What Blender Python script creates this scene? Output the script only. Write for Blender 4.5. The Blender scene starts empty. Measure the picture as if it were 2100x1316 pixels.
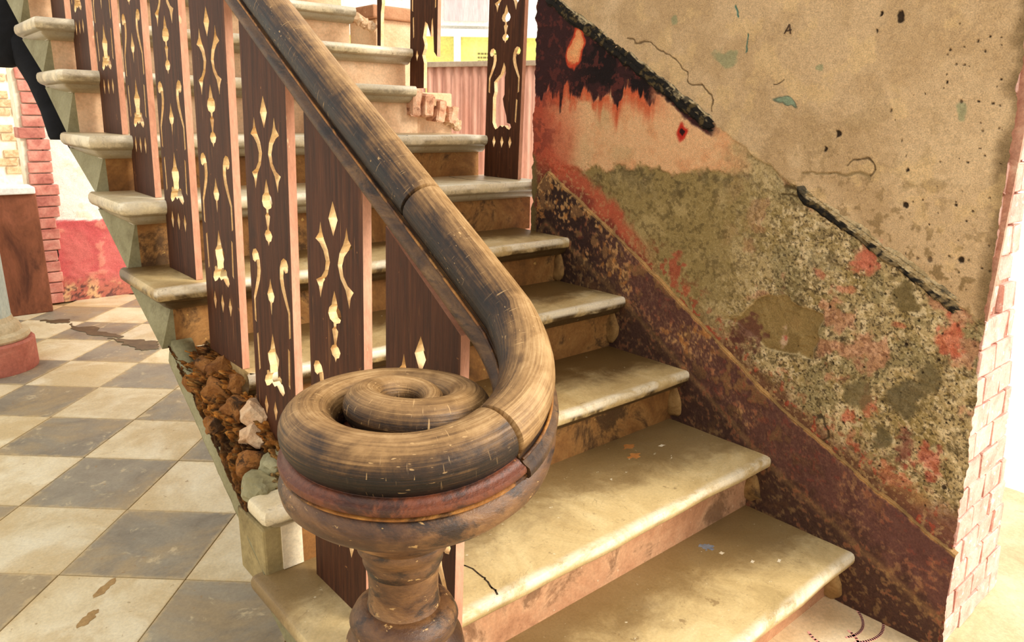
import bpy, bmesh, math, random
import numpy as np
from mathutils import Vector, Matrix, noise as mnoise

# ------------------------------------------------------------------ camera, sky, sun, exposure
SC = bpy.context.scene
COL = SC.collection
CAM = Vector((-0.50878, -0.47865, 1.326))
yaw, pitch, roll = 0.71630, -0.26938, 0.01998
cy_, sy_, cp_, sp_ = math.cos(yaw), math.sin(yaw), math.cos(pitch), math.sin(pitch)
fw = Vector((sy_*cp_, cy_*cp_, sp_)); rt = Vector((cy_, -sy_, 0)); up = rt.cross(fw)
rt, up = rt*math.cos(roll)+up*math.sin(roll), up*math.cos(roll)-rt*math.sin(roll)
cd = bpy.data.cameras.new('camera'); cam = bpy.data.objects.new('camera', cd); COL.objects.link(cam)
cam.matrix_world = Matrix(((rt.x, up.x, -fw.x, CAM.x), (rt.y, up.y, -fw.y, CAM.y), (rt.z, up.z, -fw.z, CAM.z), (0, 0, 0, 1)))
cd.sensor_fit = 'HORIZONTAL'; cd.sensor_width = 36; cd.lens = 36*1515.34/2100; cd.clip_start = 0.02; cd.clip_end = 200
SC.camera = cam
wd = bpy.data.worlds.new('sky'); SC.world = wd; wd.use_nodes = True
bg = wd.node_tree.nodes['Background']; bg.inputs[0].default_value = (1.0, 0.972, 0.915, 1); bg.inputs[1].default_value = 0.85
sd = bpy.data.lights.new('sun', 'SUN'); sun = bpy.data.objects.new('sun', sd); COL.objects.link(sun)
sd.energy = 2.6; sd.angle = math.radians(24); sd.color = (1.0, 0.95, 0.86)
sun.rotation_euler = Vector((0.50, -0.74, 0.58)).to_track_quat('Z', 'Y').to_euler()
SC.view_settings.view_transform = 'Standard'; SC.view_settings.look = 'None'
SC.view_settings.gamma = 1; SC.view_settings.use_curve_mapping = False
SC.view_settings.exposure = 0.60

rnd = random.Random(7)
R_, G_, W = 0.18, 0.27759, 1.43534           # riser height, going, wall plane
DY = [-.0245, -.0182, .0156, .0248, .0291, .0034, -.0109, .0011, -.0204]
DZ = [-.0091, -.0018, .0022, .0135, .0016, .0082, -.0083, .0013, -.0076]
NS = 12
def SY(i): return i*G_ + (DY[i-1] if 1 <= i <= 9 else 0)
def SZ(i): return 0.0 if i <= 0 else i*R_ + (DZ[i-1] if i <= 9 else 0)
OV = 0.065                                    # nosing overhang over the riser

# ------------------------------------------------------------------ helpers
def lin(c):
    c = np.asarray(c, float)/255.0
    return np.where(c <= .04045, c/12.92, ((c+.055)/1.055)**2.4)
def L4(c): return tuple(float(v) for v in lin(c)) + (1.0,)

def tag(o, label=None, cat=None, group=None, kind=None):
    if label: o['label'] = label
    if cat: o['category'] = cat
    if group: o['group'] = group
    if kind: o['kind'] = kind
    return o
def empty(name, loc=(0, 0, 0), **k):
    o = bpy.data.objects.new(name, None); COL.objects.link(o); o.location = loc; o.empty_display_size = .1
    return tag(o, **k)
def link(name, me, mats, parent=None, loc=(0, 0, 0), smooth=False):
    o = bpy.data.objects.new(name, me); COL.objects.link(o); o.location = loc
    for m in (mats if isinstance(mats, (list, tuple)) else [mats]):
        if m and m.name not in [x.name for x in me.materials if x]: me.materials.append(m)
    if parent: o.parent = parent
    if smooth: me.polygons.foreach_set('use_smooth', [True]*len(me.polygons))
    return o
def mesh(name, v, f):
    me = bpy.data.meshes.new(name); me.from_pydata([tuple(p) for p in v], [], f); me.update(); return me
def from_bm(name, bm):
    bmesh.ops.recalc_face_normals(bm, faces=bm.faces)
    me = bpy.data.meshes.new(name); bm.to_mesh(me); bm.free(); return me
def box_bm(bm, a, b, bev=0.0):
    r = bmesh.ops.create_cube(bm, size=1)
    vs = r['verts']; c = [(a[k]+b[k])/2 for k in range(3)]; s = [b[k]-a[k] for k in range(3)]
    for v in vs: v.co = Vector((c[0]+v.co.x*s[0], c[1]+v.co.y*s[1], c[2]+v.co.z*s[2]))
    if bev:
        es = list({e for v in vs for e in v.link_edges})
        bmesh.ops.bevel(bm, geom=es, offset=bev, segments=2, affect='EDGES', profile=.5)
    return vs
def box(name, a, b, mat, parent=None, bev=0.0, loc=None):
    bm = bmesh.new()
    o = loc or (0, 0, 0)
    box_bm(bm, [a[k]-o[k] for k in range(3)], [b[k]-o[k] for k in range(3)], bev)
    return link(name, from_bm(name, bm), mat, parent, o)
def rings(name, loops, mat, parent=None, cap=True, loc=(0, 0, 0), smooth=False):
    n = len(loops[0]); v = [p for l in loops for p in l]; f = []
    for i in range(len(loops)-1):
        for j in range(n):
            f.append((i*n+j, i*n+(j+1) % n, (i+1)*n+(j+1) % n, (i+1)*n+j))
    if cap: f.append(tuple(range(n))[::-1]); f.append(tuple((len(loops)-1)*n+j for j in range(n)))
    bm = bmesh.new(); me = mesh(name, v, f); bm.from_mesh(me); bpy.data.meshes.remove(me)
    return link(name, from_bm(name, bm), mat, parent, loc, smooth)
def lathe(name, prof, mat, parent=None, loc=(0, 0, 0), n=48, smooth=True):
    loops = [[(r*math.cos(2*math.pi*k/n), r*math.sin(2*math.pi*k/n), z) for k in range(n)] for r, z in prof]
    o = rings(name, loops, mat, parent, True, loc, smooth)
    autosmooth(o); return o
def autosmooth(o, ang=40):
    me = o.data; bm = bmesh.new(); bm.from_mesh(me)
    for e in bm.edges:
        e.smooth = not (len(e.link_faces) == 2 and e.calc_face_angle(0) > math.radians(ang))
    for f in bm.faces: f.smooth = True
    bm.to_mesh(me); bm.free()

# numpy noise ------------------------------------------------------
RS = np.random.RandomState(11)
PERM = RS.rand(256, 256)
def vnoise(x, y):
    xi = np.floor(x).astype(int); yi = np.floor(y).astype(int); xf = x-xi; yf = y-yi
    u = xf*xf*(3-2*xf); v = yf*yf*(3-2*yf)
    h = lambda a, b: PERM[a % 256, b % 256]
    return (h(xi, yi)*(1-u)+h(xi+1, yi)*u)*(1-v)+(h(xi, yi+1)*(1-u)+h(xi+1, yi+1)*u)*v
def fbm(x, y, s, o=5, seed=0):
    t = 0; a = .5; tot = 0
    for k in range(o):
        t = t+a*vnoise(x*s+17.3*k+seed*3.7, y*s+9.1*k+seed*5.3); tot += a; a *= .55; s *= 2.03
    return t/tot
def sst(a, b, x):
    t = np.clip((x-a)/(b-a), 0, 1); return t*t*(3-2*t)
class Paint:
    """colour (sRGB 0..255) and height on a grid of a real surface"""
    def __init__(s, shape, base): s.c = np.ones(shape+(3,))*np.array(base, float); s.h = np.zeros(shape)
    def mix(s, col, m): s.c = s.c*(1-m[..., None])+np.array(col, float)*m[..., None]
def grid_mesh(name, P, C=None):
    n, m = P.shape[:2]
    me = bpy.data.meshes.new(name)
    me.vertices.add(n*m); me.vertices.foreach_set('co', P.reshape(-1).astype(np.float32))
    i = np.arange(n-1)[:, None]*m+np.arange(m-1)[None, :]
    q = np.stack([i, i+1, i+m+1, i+m], -1).reshape(-1, 4)
    me.loops.add(q.size); me.loops.foreach_set('vertex_index', q.reshape(-1).astype(np.int32))
    me.polygons.add(len(q)); me.polygons.foreach_set('loop_start', (np.arange(len(q))*4).astype(np.int32))
    me.polygons.foreach_set('loop_total', np.full(len(q), 4, np.int32))
    me.polygons.foreach_set('use_smooth', np.ones(len(q), bool))
    me.update(); me.validate()
    if C is not None:
        a = me.color_attributes.new('Col', 'FLOAT_COLOR', 'POINT')
        rgba = np.concatenate([lin(np.clip(C, 0, 255)).reshape(-1, 3), np.ones((n*m, 1))], 1)
        a.data.foreach_set('color', rgba.reshape(-1).astype(np.float32))
    return me

# node materials ---------------------------------------------------
class NT:
    def __init__(s, name):
        s.m = bpy.data.materials.new(name); s.m.use_nodes = True; s.t = s.m.node_tree
        s.b = s.t.nodes['Principled BSDF']; s.b.inputs['Specular IOR Level'].default_value = .35
        s.tc = s.t.nodes.new('ShaderNodeTexCoord')
    def n(s, typ, **k):
        x = s.t.nodes.new(typ)
        for a, b in k.items(): setattr(x, a, b)
        return x
    def put(s, sock, v):
        if hasattr(v, 'is_output'): s.t.links.new(v, sock)
        else: sock.default_value = v
    def math(s, op, a, b=0.0):
        x = s.n('ShaderNodeMath', operation=op); s.put(x.inputs[0], a); s.put(x.inputs[1], b); return x.outputs[0]
    def coords(s, out='Object', scale=(1, 1, 1), rand=0.0):
        mp = s.n('ShaderNodeMapping'); s.t.links.new(s.tc.outputs[out], mp.inputs[0]); mp.inputs['Scale'].default_value = scale
        if rand:
            oi = s.n('ShaderNodeObjectInfo'); vm = s.n('ShaderNodeVectorMath', operation='SCALE')
            vm.inputs[0].default_value = (17, 31, 23); s.t.links.new(oi.outputs['Random'], vm.inputs['Scale'])
            s.t.links.new(vm.outputs[0], mp.inputs['Location'])
        return mp.outputs[0]
    def noise(s, vec, scale, detail=6, rough=.6, dist=0.0):
        x = s.n('ShaderNodeTexNoise'); s.t.links.new(vec, x.inputs['Vector'])
        x.inputs['Scale'].default_value = scale; x.inputs['Detail'].default_value = detail
        x.inputs['Roughness'].default_value = rough; x.inputs['Distortion'].default_value = dist
        return x.outputs['Fac']
    def ramp(s, fac, stops):
        x = s.n('ShaderNodeValToRGB'); e = x.color_ramp.elements
        while len(e) < len(stops): e.new(.5)
        for k, (p, c) in enumerate(stops):
            e[k].position = p; e[k].color = L4(c) if len(c) == 3 and max(c) > 2.5 else (*c, 1)
        s.put(x.inputs[0], fac); return x.outputs[0]
    def mix(s, fac, a, b, mode='MIX'):
        x = s.n('ShaderNodeMix', data_type='RGBA', blend_type=mode)
        s.put(x.inputs[0], fac); s.put(x.inputs[6], a); s.put(x.inputs[7], b); return x.outputs[2]
    def mask(s, fac, lo, hi):
        x = s.n('ShaderNodeMapRange', interpolation_type='SMOOTHSTEP'); s.put(x.inputs[0], fac)
        x.inputs[1].default_value = lo; x.inputs[2].default_value = hi; return x.outputs[0]
    def bump(s, h, strength=.5, dist=.004):
        x = s.n('ShaderNodeBump'); x.inputs['Strength'].default_value = strength; x.inputs['Distance'].default_value = dist
        s.put(x.inputs['Height'], h); s.t.links.new(x.outputs[0], s.b.inputs['Normal'])
    def done(s, col, rough=.7):
        s.put(s.b.inputs['Base Color'], col); s.put(s.b.inputs['Roughness'], rough); return s.m

def mottle(name, stops, scale=6, st=(1, 1, 1), rand=1, spots=None, rough=.75, bump=.4, bscale=60, bdist=.003, dark=None, hue=0.0, spec=.35, grain=.5):
    """stone, plaster or wood: a noise ramp, flecks, optional second stain, bump"""
    k = NT(name); v = k.coords('Object', st, rand)
    c = k.ramp(k.noise(v, scale, 9, .66, .6), stops)
    if dark: c = k.mix(k.math('MULTIPLY', k.mask(k.noise(v, dark[1], 7, .7, .5), dark[2], dark[2]+.12), dark[3]), c, L4(dark[0]))
    if spots: c = k.mix(k.math('MULTIPLY', k.mask(k.noise(v, spots[1], 3, .6), spots[2], spots[2]+.05), spots[3]), c, L4(spots[0]))
    f = k.noise(v, bscale, 5, .7)
    c = k.mix(grain, c, k.ramp(f, [(.3, (.62, .62, .62)), (.7, (1.25, 1.25, 1.25))]), 'MULTIPLY')
    if hue:
        oi = k.n('ShaderNodeObjectInfo'); c = k.mix(1.0, c, k.ramp(oi.outputs['Random'], [(0, (1-hue,)*3), (1, (1+hue*.6, 1+hue*.5, 1+hue*.4))]), 'MULTIPLY')
    k.bump(f, bump, bdist); k.b.inputs['Specular IOR Level'].default_value = spec
    return k.done(c, rough)

def tile_mat(name, stops, brown_tone, amt):
    k = NT(name); v = k.coords('Object', (1, 1, 1), 1)
    ge = k.n('ShaderNodeNewGeometry').outputs['Position']
    c = k.ramp(k.noise(v, 5, 9, .66, .6), stops)
    oi = k.n('ShaderNodeObjectInfo'); c = k.mix(1.0, c, k.ramp(oi.outputs['Random'], [(0, (.93, .93, .93)), (1, (1.04, 1.035, 1.03))]), 'MULTIPLY')
    c = k.mix(k.math('MULTIPLY', k.mask(k.noise(ge, 2.2, 9, .68, .5), .44, .62), amt), c, L4(brown_tone))
    c = k.mix(k.math('MULTIPLY', k.mask(k.noise(ge, 9, 7, .7, .5), .58, .68), .55), c, L4((232, 212, 168)))
    c = k.mix(k.math('MULTIPLY', k.mask(k.noise(ge, 30, 4, .6), .66, .70), .6), c, L4((158, 122, 72)))
    sep = k.n('ShaderNodeSeparateXYZ'); k.t.links.new(k.coords('Object'), sep.inputs[0])
    ed = k.math('MAXIMUM', k.math('ABSOLUTE', sep.outputs[0]), k.math('ABSOLUTE', sep.outputs[1]))
    ed = k.math('ADD', ed, k.math('MULTIPLY', k.math('SUBTRACT', k.noise(ge, 24, 4, .6), .5), .05))
    c = k.mix(k.math('MULTIPLY', k.mask(ed, TS/2-.018, TS/2+.004), .6), c, L4((214, 186, 134)))
    f = k.noise(v, 110, 5, .7); c = k.mix(.45, c, k.ramp(f, [(.3, (.7, .7, .7)), (.7, (1.2, 1.2, 1.18))]), 'MULTIPLY')
    k.bump(k.math('ADD', f, k.noise(ge, 12, 4, .6)), .25, .003)
    return k.done(c, .42)
TS = .3776
def painted(name, fine=260, amt=.6, rough=.85, bump=.5):
    """surface colour from the grid paint attribute, broken up by fine grain"""
    k = NT(name); v = k.coords('Object')
    at = k.n('ShaderNodeAttribute', attribute_name='Col')
    f = k.noise(v, fine, 4, .75); g = k.noise(v, fine*.25, 5, .7)
    c = k.mix(amt, at.outputs['Color'], k.ramp(f, [(.28, (.55, .55, .55)), (.5, (1, 1, 1)), (.72, (1.35, 1.32, 1.25))]), 'MULTIPLY')
    c = k.mix(amt*.6, c, k.ramp(g, [(.3, (.7, .69, .66)), (.7, (1.2, 1.2, 1.18))]), 'MULTIPLY')
    k.bump(k.math('ADD', f, k.math('MULTIPLY', g, 2.0)), bump, .003)
    k.b.inputs['Specular IOR Level'].default_value = .2
    return k.done(c, rough)

M = {}
M['wall'] = painted('wall_plaster', 330, .8, .85, .6)
M['string'] = painted('string_plaster', 220, .7, .7)
M['rubble'] = painted('rubble_core', 150, .8, .95, .9)
def tread_mat(name, stops, brown_tone, back_amt, rough, front=.3):
    k = NT(name); v = k.coords('Object', (1, 1, 1), 1); o = k.coords('Object')
    c = k.ramp(k.noise(v, 3.2, 10, .68, 1.0), stops)
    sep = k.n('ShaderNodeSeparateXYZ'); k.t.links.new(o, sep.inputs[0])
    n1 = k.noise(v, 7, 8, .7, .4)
    back = k.math('ADD', k.math('MULTIPLY', sep.outputs[1], 3.2), k.math('MULTIPLY', n1, 1.1))  # browner towards the back of the tread and the wall end
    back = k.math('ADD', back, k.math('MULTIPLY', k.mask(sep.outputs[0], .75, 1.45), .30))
    c = k.mix(k.math('MULTIPLY', k.mask(back, .88, 1.45), back_amt), c, L4(brown_tone))
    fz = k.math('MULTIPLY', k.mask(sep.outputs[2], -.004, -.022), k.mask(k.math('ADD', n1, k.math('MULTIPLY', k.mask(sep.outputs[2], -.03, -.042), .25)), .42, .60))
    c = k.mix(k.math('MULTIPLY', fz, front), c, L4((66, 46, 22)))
    c = k.mix(k.math('MULTIPLY', k.mask(k.noise(v, 26, 4, .6), .66, .72), .55), c, L4((120, 92, 58)))
    c = k.mix(k.math('MULTIPLY', k.mask(k.noise(v, 60, 3, .6), .70, .74), .6), c, L4((238, 224, 190)))
    we = k.math('MULTIPLY', k.mask(sep.outputs[1], .030, .006), k.mask(sep.outputs[2], -.024, -.012)); c = k.mix(k.math('MULTIPLY', we, k.math('MULTIPLY', k.mask(n1, .35, .55), .75)), c, L4((246, 234, 208)))  # worn nosing edge paled further, its highlight painted into the colour
    ve = k.noise(v, 5, 4, .5, 3.0)
    c = k.mix(k.math('MULTIPLY', k.mask(k.math('ABSOLUTE', k.math('SUBTRACT', ve, .5)), .006, .0), .35), c, L4((110, 88, 60)))
    f = k.noise(v, 150, 5, .7)
    c = k.mix(.45, c, k.ramp(f, [(.3, (.7, .7, .7)), (.7, (1.2, 1.2, 1.18))]), 'MULTIPLY')
    k.bump(k.math('ADD', f, k.math('MULTIPLY', n1, 2)), .22, .003)
    return k.done(c, rough)
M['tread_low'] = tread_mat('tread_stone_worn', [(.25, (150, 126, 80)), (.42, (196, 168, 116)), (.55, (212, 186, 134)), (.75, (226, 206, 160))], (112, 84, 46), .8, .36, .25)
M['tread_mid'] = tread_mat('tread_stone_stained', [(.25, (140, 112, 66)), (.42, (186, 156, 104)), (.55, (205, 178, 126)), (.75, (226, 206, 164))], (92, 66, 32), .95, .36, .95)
M['tread_top'] = tread_mat('tread_stone_pale', [(.25, (186, 160, 116)), (.45, (222, 204, 164)), (.7, (240, 228, 200))], (150, 116, 70), .6, .28, .55)  # paler stone, sky glare on the upper treads put into its colour
M['riser_low'] = mottle('riser_stone_pinkish', [(.25, (136, 88, 56)), (.45, (184, 132, 94)), (.6, (202, 154, 114)), (.8, (226, 188, 146))], 5, dark=((104, 66, 36), 5, .53, .75), spots=((240, 220, 186), 45, .68, .7), bscale=110)
M['riser_mid'] = mottle('riser_stone_orange_brown', [(.25, (78, 48, 20)), (.45, (138, 92, 44)), (.6, (170, 122, 66)), (.8, (212, 168, 104))], 6, dark=((56, 33, 15), 6, .51, .85), spots=((226, 180, 96), 30, .68, .6), bscale=110)
M['riser_top'] = mottle('riser_stone_peach', [(.25, (190, 140, 96)), (.45, (226, 184, 142)), (.7, (240, 208, 170))], 4, dark=((150, 104, 62), 5, .6, .5), bscale=110)
M['spandrel'] = mottle('spandrel_grey_paint', [(.25, (104, 92, 58)), (.45, (140, 132, 96)), (.6, (154, 147, 112)), (.8, (176, 166, 128))], 5, dark=((96, 82, 50), 4, .6, .6), spots=((70, 60, 40), 60, .7, .6), bscale=120)
M['fillet'] = mottle('fillet_plaster', [(.3, (96, 66, 34)), (.5, (150, 112, 62)), (.8, (196, 158, 100))], 12, dark=((60, 40, 22), 10, .52, .8), bscale=150)
M['fascia'] = mottle('cracked_fascia_plaster', [(.25, (104, 88, 52)), (.45, (150, 132, 88)), (.6, (172, 152, 104)), (.8, (204, 184, 138))], 7, dark=((76, 58, 32), 6, .56, .7), bscale=120)
M['white_plaster'] = mottle('white_plaster', [(.3, (222, 200, 162)), (.5, (240, 224, 192)), (.8, (250, 240, 216))], 7, spots=((200, 160, 110), 40, .68, .5), bscale=120)
M['moulding_stone'] = mottle('moulding_stone', [(.3, (128, 96, 50)), (.5, (172, 136, 80)), (.8, (206, 174, 118))], 6, dark=((84, 58, 28), 5, .58, .7), bscale=120)
M['brick'] = mottle('raw_brick', [(.25, (64, 36, 16)), (.42, (136, 86, 40)), (.6, (180, 122, 62)), (.8, (214, 168, 104))], 16, dark=((36, 22, 13), 16, .50, .9), bscale=140, bump=.9, bdist=.006, rough=.95)
M['pale_chunk'] = mottle('pale_mortar_chunk', [(.3, (176, 128, 84)), (.5, (224, 186, 146)), (.8, (240, 216, 180))], 18, dark=((110, 72, 40), 14, .6, .7), bscale=140, bump=.8, bdist=.006, rough=.95)
M['pier_brick'] = mottle('pink_limewashed_brick', [(.25, (206, 138, 120)), (.42, (232, 176, 158)), (.6, (243, 202, 186)), (.8, (252, 234, 222))], 14, dark=((196, 96, 76), 12, .62, .6), spots=((252, 240, 226), 40, .62, .8), bscale=160, bump=.8, hue=.08)
M['broken_brick'] = mottle('broken_pale_brick', [(.25, (150, 92, 62)), (.45, (214, 158, 122)), (.7, (238, 202, 168))], 16, dark=((120, 64, 42), 14, .54, .8), bscale=140, bump=.9)
M['pier_mortar'] = mottle('pier_mortar', [(.3, (150, 92, 72)), (.6, (214, 164, 138)), (.8, (240, 214, 190))], 20, bscale=150, bump=.8)
def wood_mat(name, stops, edge=False):
    k = NT(name); v = k.coords('Object', (26, 26, 1.6), 1); v2 = k.coords('Object', (1, 1, 1), 1)
    c = k.ramp(k.noise(v, 3.0, 8, .7, .4), stops)
    sc_ = k.coords('Object', (60, 60, 1.1), 1)
    c = k.mix(k.math('MULTIPLY', k.mask(k.noise(sc_, 3, 3, .6), .68, .73), .45), c, L4((190, 130, 76)))
    c = k.mix(k.math('MULTIPLY', k.mask(k.noise(v2, 9, 6, .7), .60, .72), .5), c, L4((44, 24, 14)))
    c = k.mix(k.math('MULTIPLY', k.mask(k.noise(v2, 45, 3, .6), .70, .74), .5), c, L4((176, 118, 66)))
    k.b.inputs['Specular IOR Level'].default_value = .22; k.bump(k.noise(v, 6, 5, .7), .35, .003); return k.done(c, .6)
M['dark_wood'] = wood_mat('dark_stained_wood', [(.25, (34, 18, 9)), (.45, (66, 35, 18)), (.6, (82, 45, 24)), (.8, (116, 70, 38))])
M['wood_edge'] = mottle('pink_primed_wood_edge', [(.25, (160, 104, 72)), (.45, (200, 142, 112)), (.6, (212, 158, 128)), (.8, (230, 186, 152))], 8, (1, 1, .3), spots=((240, 206, 160), 60, .68, .7), bscale=160)
M['cut_edge'] = mottle('pale_sawn_cutout_edge', [(.3, (206, 160, 104)), (.5, (238, 206, 152)), (.8, (248, 228, 186))], 14, dark=((150, 92, 50), 10, .6, .6), bscale=160)
def rail_mat():
    k = NT('worn_handrail_wood'); uv = k.coords('UV', (1, 1, 1)); ob = k.coords('Object')
    w = k.n('ShaderNodeAttribute', attribute_name='wear_sheen').outputs['Fac']
    g = k.n('ShaderNodeMapping'); k.t.links.new(k.tc.outputs['UV'], g.inputs[0]); g.inputs['Scale'].default_value = (2.2, 55, 1)
    gr = k.noise(g.outputs[0], 3.0, 6, .65, .8)
    n2 = k.noise(ob, 18, 7, .7, .3)
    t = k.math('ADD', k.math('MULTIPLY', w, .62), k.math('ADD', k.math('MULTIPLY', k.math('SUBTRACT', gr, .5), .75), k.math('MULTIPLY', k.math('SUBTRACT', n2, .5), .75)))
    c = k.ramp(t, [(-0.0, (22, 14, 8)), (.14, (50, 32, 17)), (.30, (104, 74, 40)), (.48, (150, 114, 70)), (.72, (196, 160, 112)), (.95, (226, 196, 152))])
    # knife scratches across and along, showing paler wood
    s1 = k.n('ShaderNodeMapping'); k.t.links.new(k.tc.outputs['UV'], s1.inputs[0]); s1.inputs['Scale'].default_value = (170, 9, 1); s1.inputs['Rotation'].default_value = (0, 0, .5)
    sc1 = k.mask(k.noise(s1.outputs[0], 2.0, 2, .5), .665, .69)
    s2 = k.n('ShaderNodeMapping'); k.t.links.new(k.tc.outputs['UV'], s2.inputs[0]); s2.inputs['Scale'].default_value = (26, 60, 1); s2.inputs['Rotation'].default_value = (0, 0, -.7)
    sc2 = k.mask(k.noise(s2.outputs[0], 3.0, 2, .5), .675, .70)
    sc = k.math('MULTIPLY', k.math('MAXIMUM', sc1, sc2), k.mask(k.noise(ob, 7, 3, .5), .42, .6))
    c = k.mix(k.math('MULTIPLY', sc, .7), c, L4((206, 166, 112)))
    k.bump(k.math('SUBTRACT', k.math('ADD', gr, n2), k.math('MULTIPLY', sc, 1.2)), .35, .004)
    k.b.inputs['Specular IOR Level'].default_value = .38
    return k.done(c, k.math('ADD', .34, k.math('MULTIPLY', n2, .25)))
M['rail'] = rail_mat()
M['newel'] = mottle('newel_wood_red_brown', [(.22, (34, 21, 13)), (.42, (80, 50, 28)), (.56, (120, 82, 46)), (.75, (164, 122, 76)), (.9, (204, 168, 116))], 7, (1, 1, 2.2), dark=((26, 16, 12), 9, .50, .85), spots=((206, 164, 104), 55, .66, .7), bscale=150, rough=.40, bump=.4, spec=.5)
M['rail_plate'] = mottle('rail_plate_wood', [(.22, (26, 16, 10)), (.42, (62, 40, 22)), (.56, (96, 66, 36)), (.75, (140, 104, 62)), (.9, (186, 150, 100))], 7, (3, 1, 3), dark=((22, 13, 9), 9, .52, .8), bscale=150, rough=.45, spec=.4)
M['bead'] = mottle('worn_gilt_edge', [(.3, (90, 50, 20)), (.5, (150, 96, 40)), (.8, (206, 152, 78))], 20, dark=((50, 27, 13), 11, .47, .9), bscale=150, rough=.45)
M['newel_band'] = mottle('newel_groove_red_paint', [(.25, (54, 24, 14)), (.45, (98, 48, 26)), (.6, (126, 66, 36)), (.8, (190, 122, 66))], 9, dark=((34, 17, 12), 9, .50, .85), spots=((200, 140, 80), 60, .68, .6), bscale=150, rough=.45, spec=.5)
M['black'] = mottle('black_cotton', [(.3, (10, 11, 14)), (.7, (26, 27, 32))], 14, bscale=200, rough=.9, bump=.2)
M['light_tile'] = tile_mat('cream_marble_tile', [(.22, (196, 172, 128)), (.40, (228, 210, 170)), (.58, (240, 226, 192)), (.8, (248, 240, 214))], (206, 178, 126), .75)
M['dark_tile'] = tile_mat('grey_slate_tile', [(.22, (104, 94, 78)), (.42, (140, 131, 114)), (.58, (156, 147, 128)), (.8, (186, 172, 142))], (176, 152, 112), .8)
M['mortar'] = mottle('floor_mortar', [(.3, (150, 122, 80)), (.7, (206, 180, 132))], 9, bscale=80)
M['wet_mud'] = mottle('wet_mud', [(.3, (70, 58, 38)), (.7, (116, 98, 66))], 12, rough=.5, bscale=60, spec=.5)
M['chip'] = mottle('chipped_tile_core', [(.3, (150, 112, 64)), (.7, (196, 160, 104))], 20, bscale=90)
M['column_blue'] = mottle('weathered_blue_grey_paint', [(.25, (120, 146, 146)), (.45, (176, 196, 192)), (.6, (206, 216, 208)), (.8, (232, 230, 212))], 5, (1, 1, .5), dark=((150, 140, 110), 6, .6, .6), bscale=70)
M['column_stone'] = mottle('column_base_stone', [(.3, (190, 164, 120)), (.7, (230, 212, 176))], 6, bscale=60)
M['column_red'] = mottle('column_drum_red_paint', [(.3, (176, 96, 80)), (.6, (204, 126, 106)), (.8, (220, 166, 140))], 7, dark=((150, 104, 76), 5, .58, .6), bscale=60)
M['plinth_brown'] = mottle('plinth_red_brown', [(.25, (62, 30, 18)), (.45, (122, 70, 44)), (.6, (148, 88, 62)), (.8, (176, 116, 88))], 5, (1, 1, .4), dark=((50, 26, 16), 4, .56, .7), bscale=60)
M['white_cap'] = mottle('white_coping', [(.3, (226, 222, 214)), (.7, (248, 246, 240))], 5, bscale=50)
M['jamb_brick'] = mottle('old_red_brick', [(.25, (150, 76, 66)), (.45, (196, 122, 106)), (.7, (224, 166, 146))], 9, dark=((120, 56, 44), 8, .6, .6), bscale=70, hue=.12)
M['yard'] = mottle('yard_ground', [(.3, (248, 242, 228)), (.7, (253, 249, 240))], 2, bscale=30, bump=.05, grain=.08)
M['far_plaster'] = mottle('far_wall_plaster', [(.3, (228, 206, 170)), (.5, (244, 232, 206)), (.8, (250, 246, 232))], 3, dark=((226, 170, 130), 3, .6, .7), bscale=30)
M['yellow'] = mottle('yellow_limewash', [(.3, (226, 220, 110)), (.7, (240, 236, 150))], 2, bscale=30, hue=0)
M['sheet'] = mottle('rusty_pink_sheet', [(.3, (200, 140, 116)), (.5, (222, 168, 144)), (.8, (236, 196, 172))], 4, (1, 1, .2), dark=((190, 130, 90), 4, .6, .5), bscale=30)
M['sheet_edge'] = mottle('sheet_capping', [(.3, (150, 130, 110)), (.7, (190, 170, 146))], 8)
M['white_paint'] = mottle('white_painted_wood', [(.3, (240, 236, 226)), (.7, (252, 250, 244))], 4, bscale=40)
M['curtain'] = mottle('pink_curtain', [(.3, (226, 190, 192)), (.7, (240, 214, 214))], 5, (3, 3, .4), bscale=20)
M['ink'] = mottle('sign_ink', [(.3, (120, 110, 60)), (.7, (140, 130, 80))], 8)
M['scratch'] = mottle('scratched_plaster', [(.3, (70, 52, 36)), (.7, (96, 72, 50))], 30)
M['chalk'] = mottle('red_chalk', [(.3, (232, 150, 136)), (.7, (244, 186, 172))], 40, bscale=200)
M['leaf'] = mottle('green_leaves', [(.3, (110, 150, 60)), (.7, (180, 200, 110))], 12)
M['landing'] = mottle('landing_stone', [(.25, (190, 158, 112)), (.45, (222, 194, 150)), (.7, (238, 218, 182))], 4, dark=((170, 128, 84), 4, .6, .5), bscale=110, rough=.5, bump=.25)
M['black_paint'] = painted('moulding_paint', 240, .8, .8, .7)

# ------------------------------------------------------------------ floor
floor = empty('floor', kind='structure')
box('bed', (-4, -3, -.12), (1.45, 5.6, -.012), M['mortar'], floor)
TS, TA, TX, TY = .3776, .82665, -.0281, 2.628
def tile_mesh(name):
    bm = bmesh.new(); h = TS/2-.0015; box_bm(bm, (-h, -h, -.03), (h, h, 0), .002); return from_bm(name, bm)
tl, td = tile_mesh('tile_light'), tile_mesh('tile_dark'); tl.materials.append(M['light_tile']); td.materials.append(M['dark_tile'])
ca, sa = math.cos(TA), math.sin(TA)
for a in range(-9, 9):
    for b in range(-9, 9):
        u, v = a+.5, b+.5
        x = TX+TS*(u*ca+v*sa); y = TY+TS*(u*sa-v*ca)
        if not (-.95 < x < 1.55 and -.5 < y < 5.4): continue
        if x > -.05 and y < .95: continue
        t = bpy.data.objects.new('tile', td if (a+b) % 2 else tl); COL.objects.link(t); t.parent = floor
        t.location = (x, y, rnd.uniform(-.0012, .0008)); t.rotation_euler = (rnd.uniform(-.002, .002), rnd.uniform(-.002, .002), TA)
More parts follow.
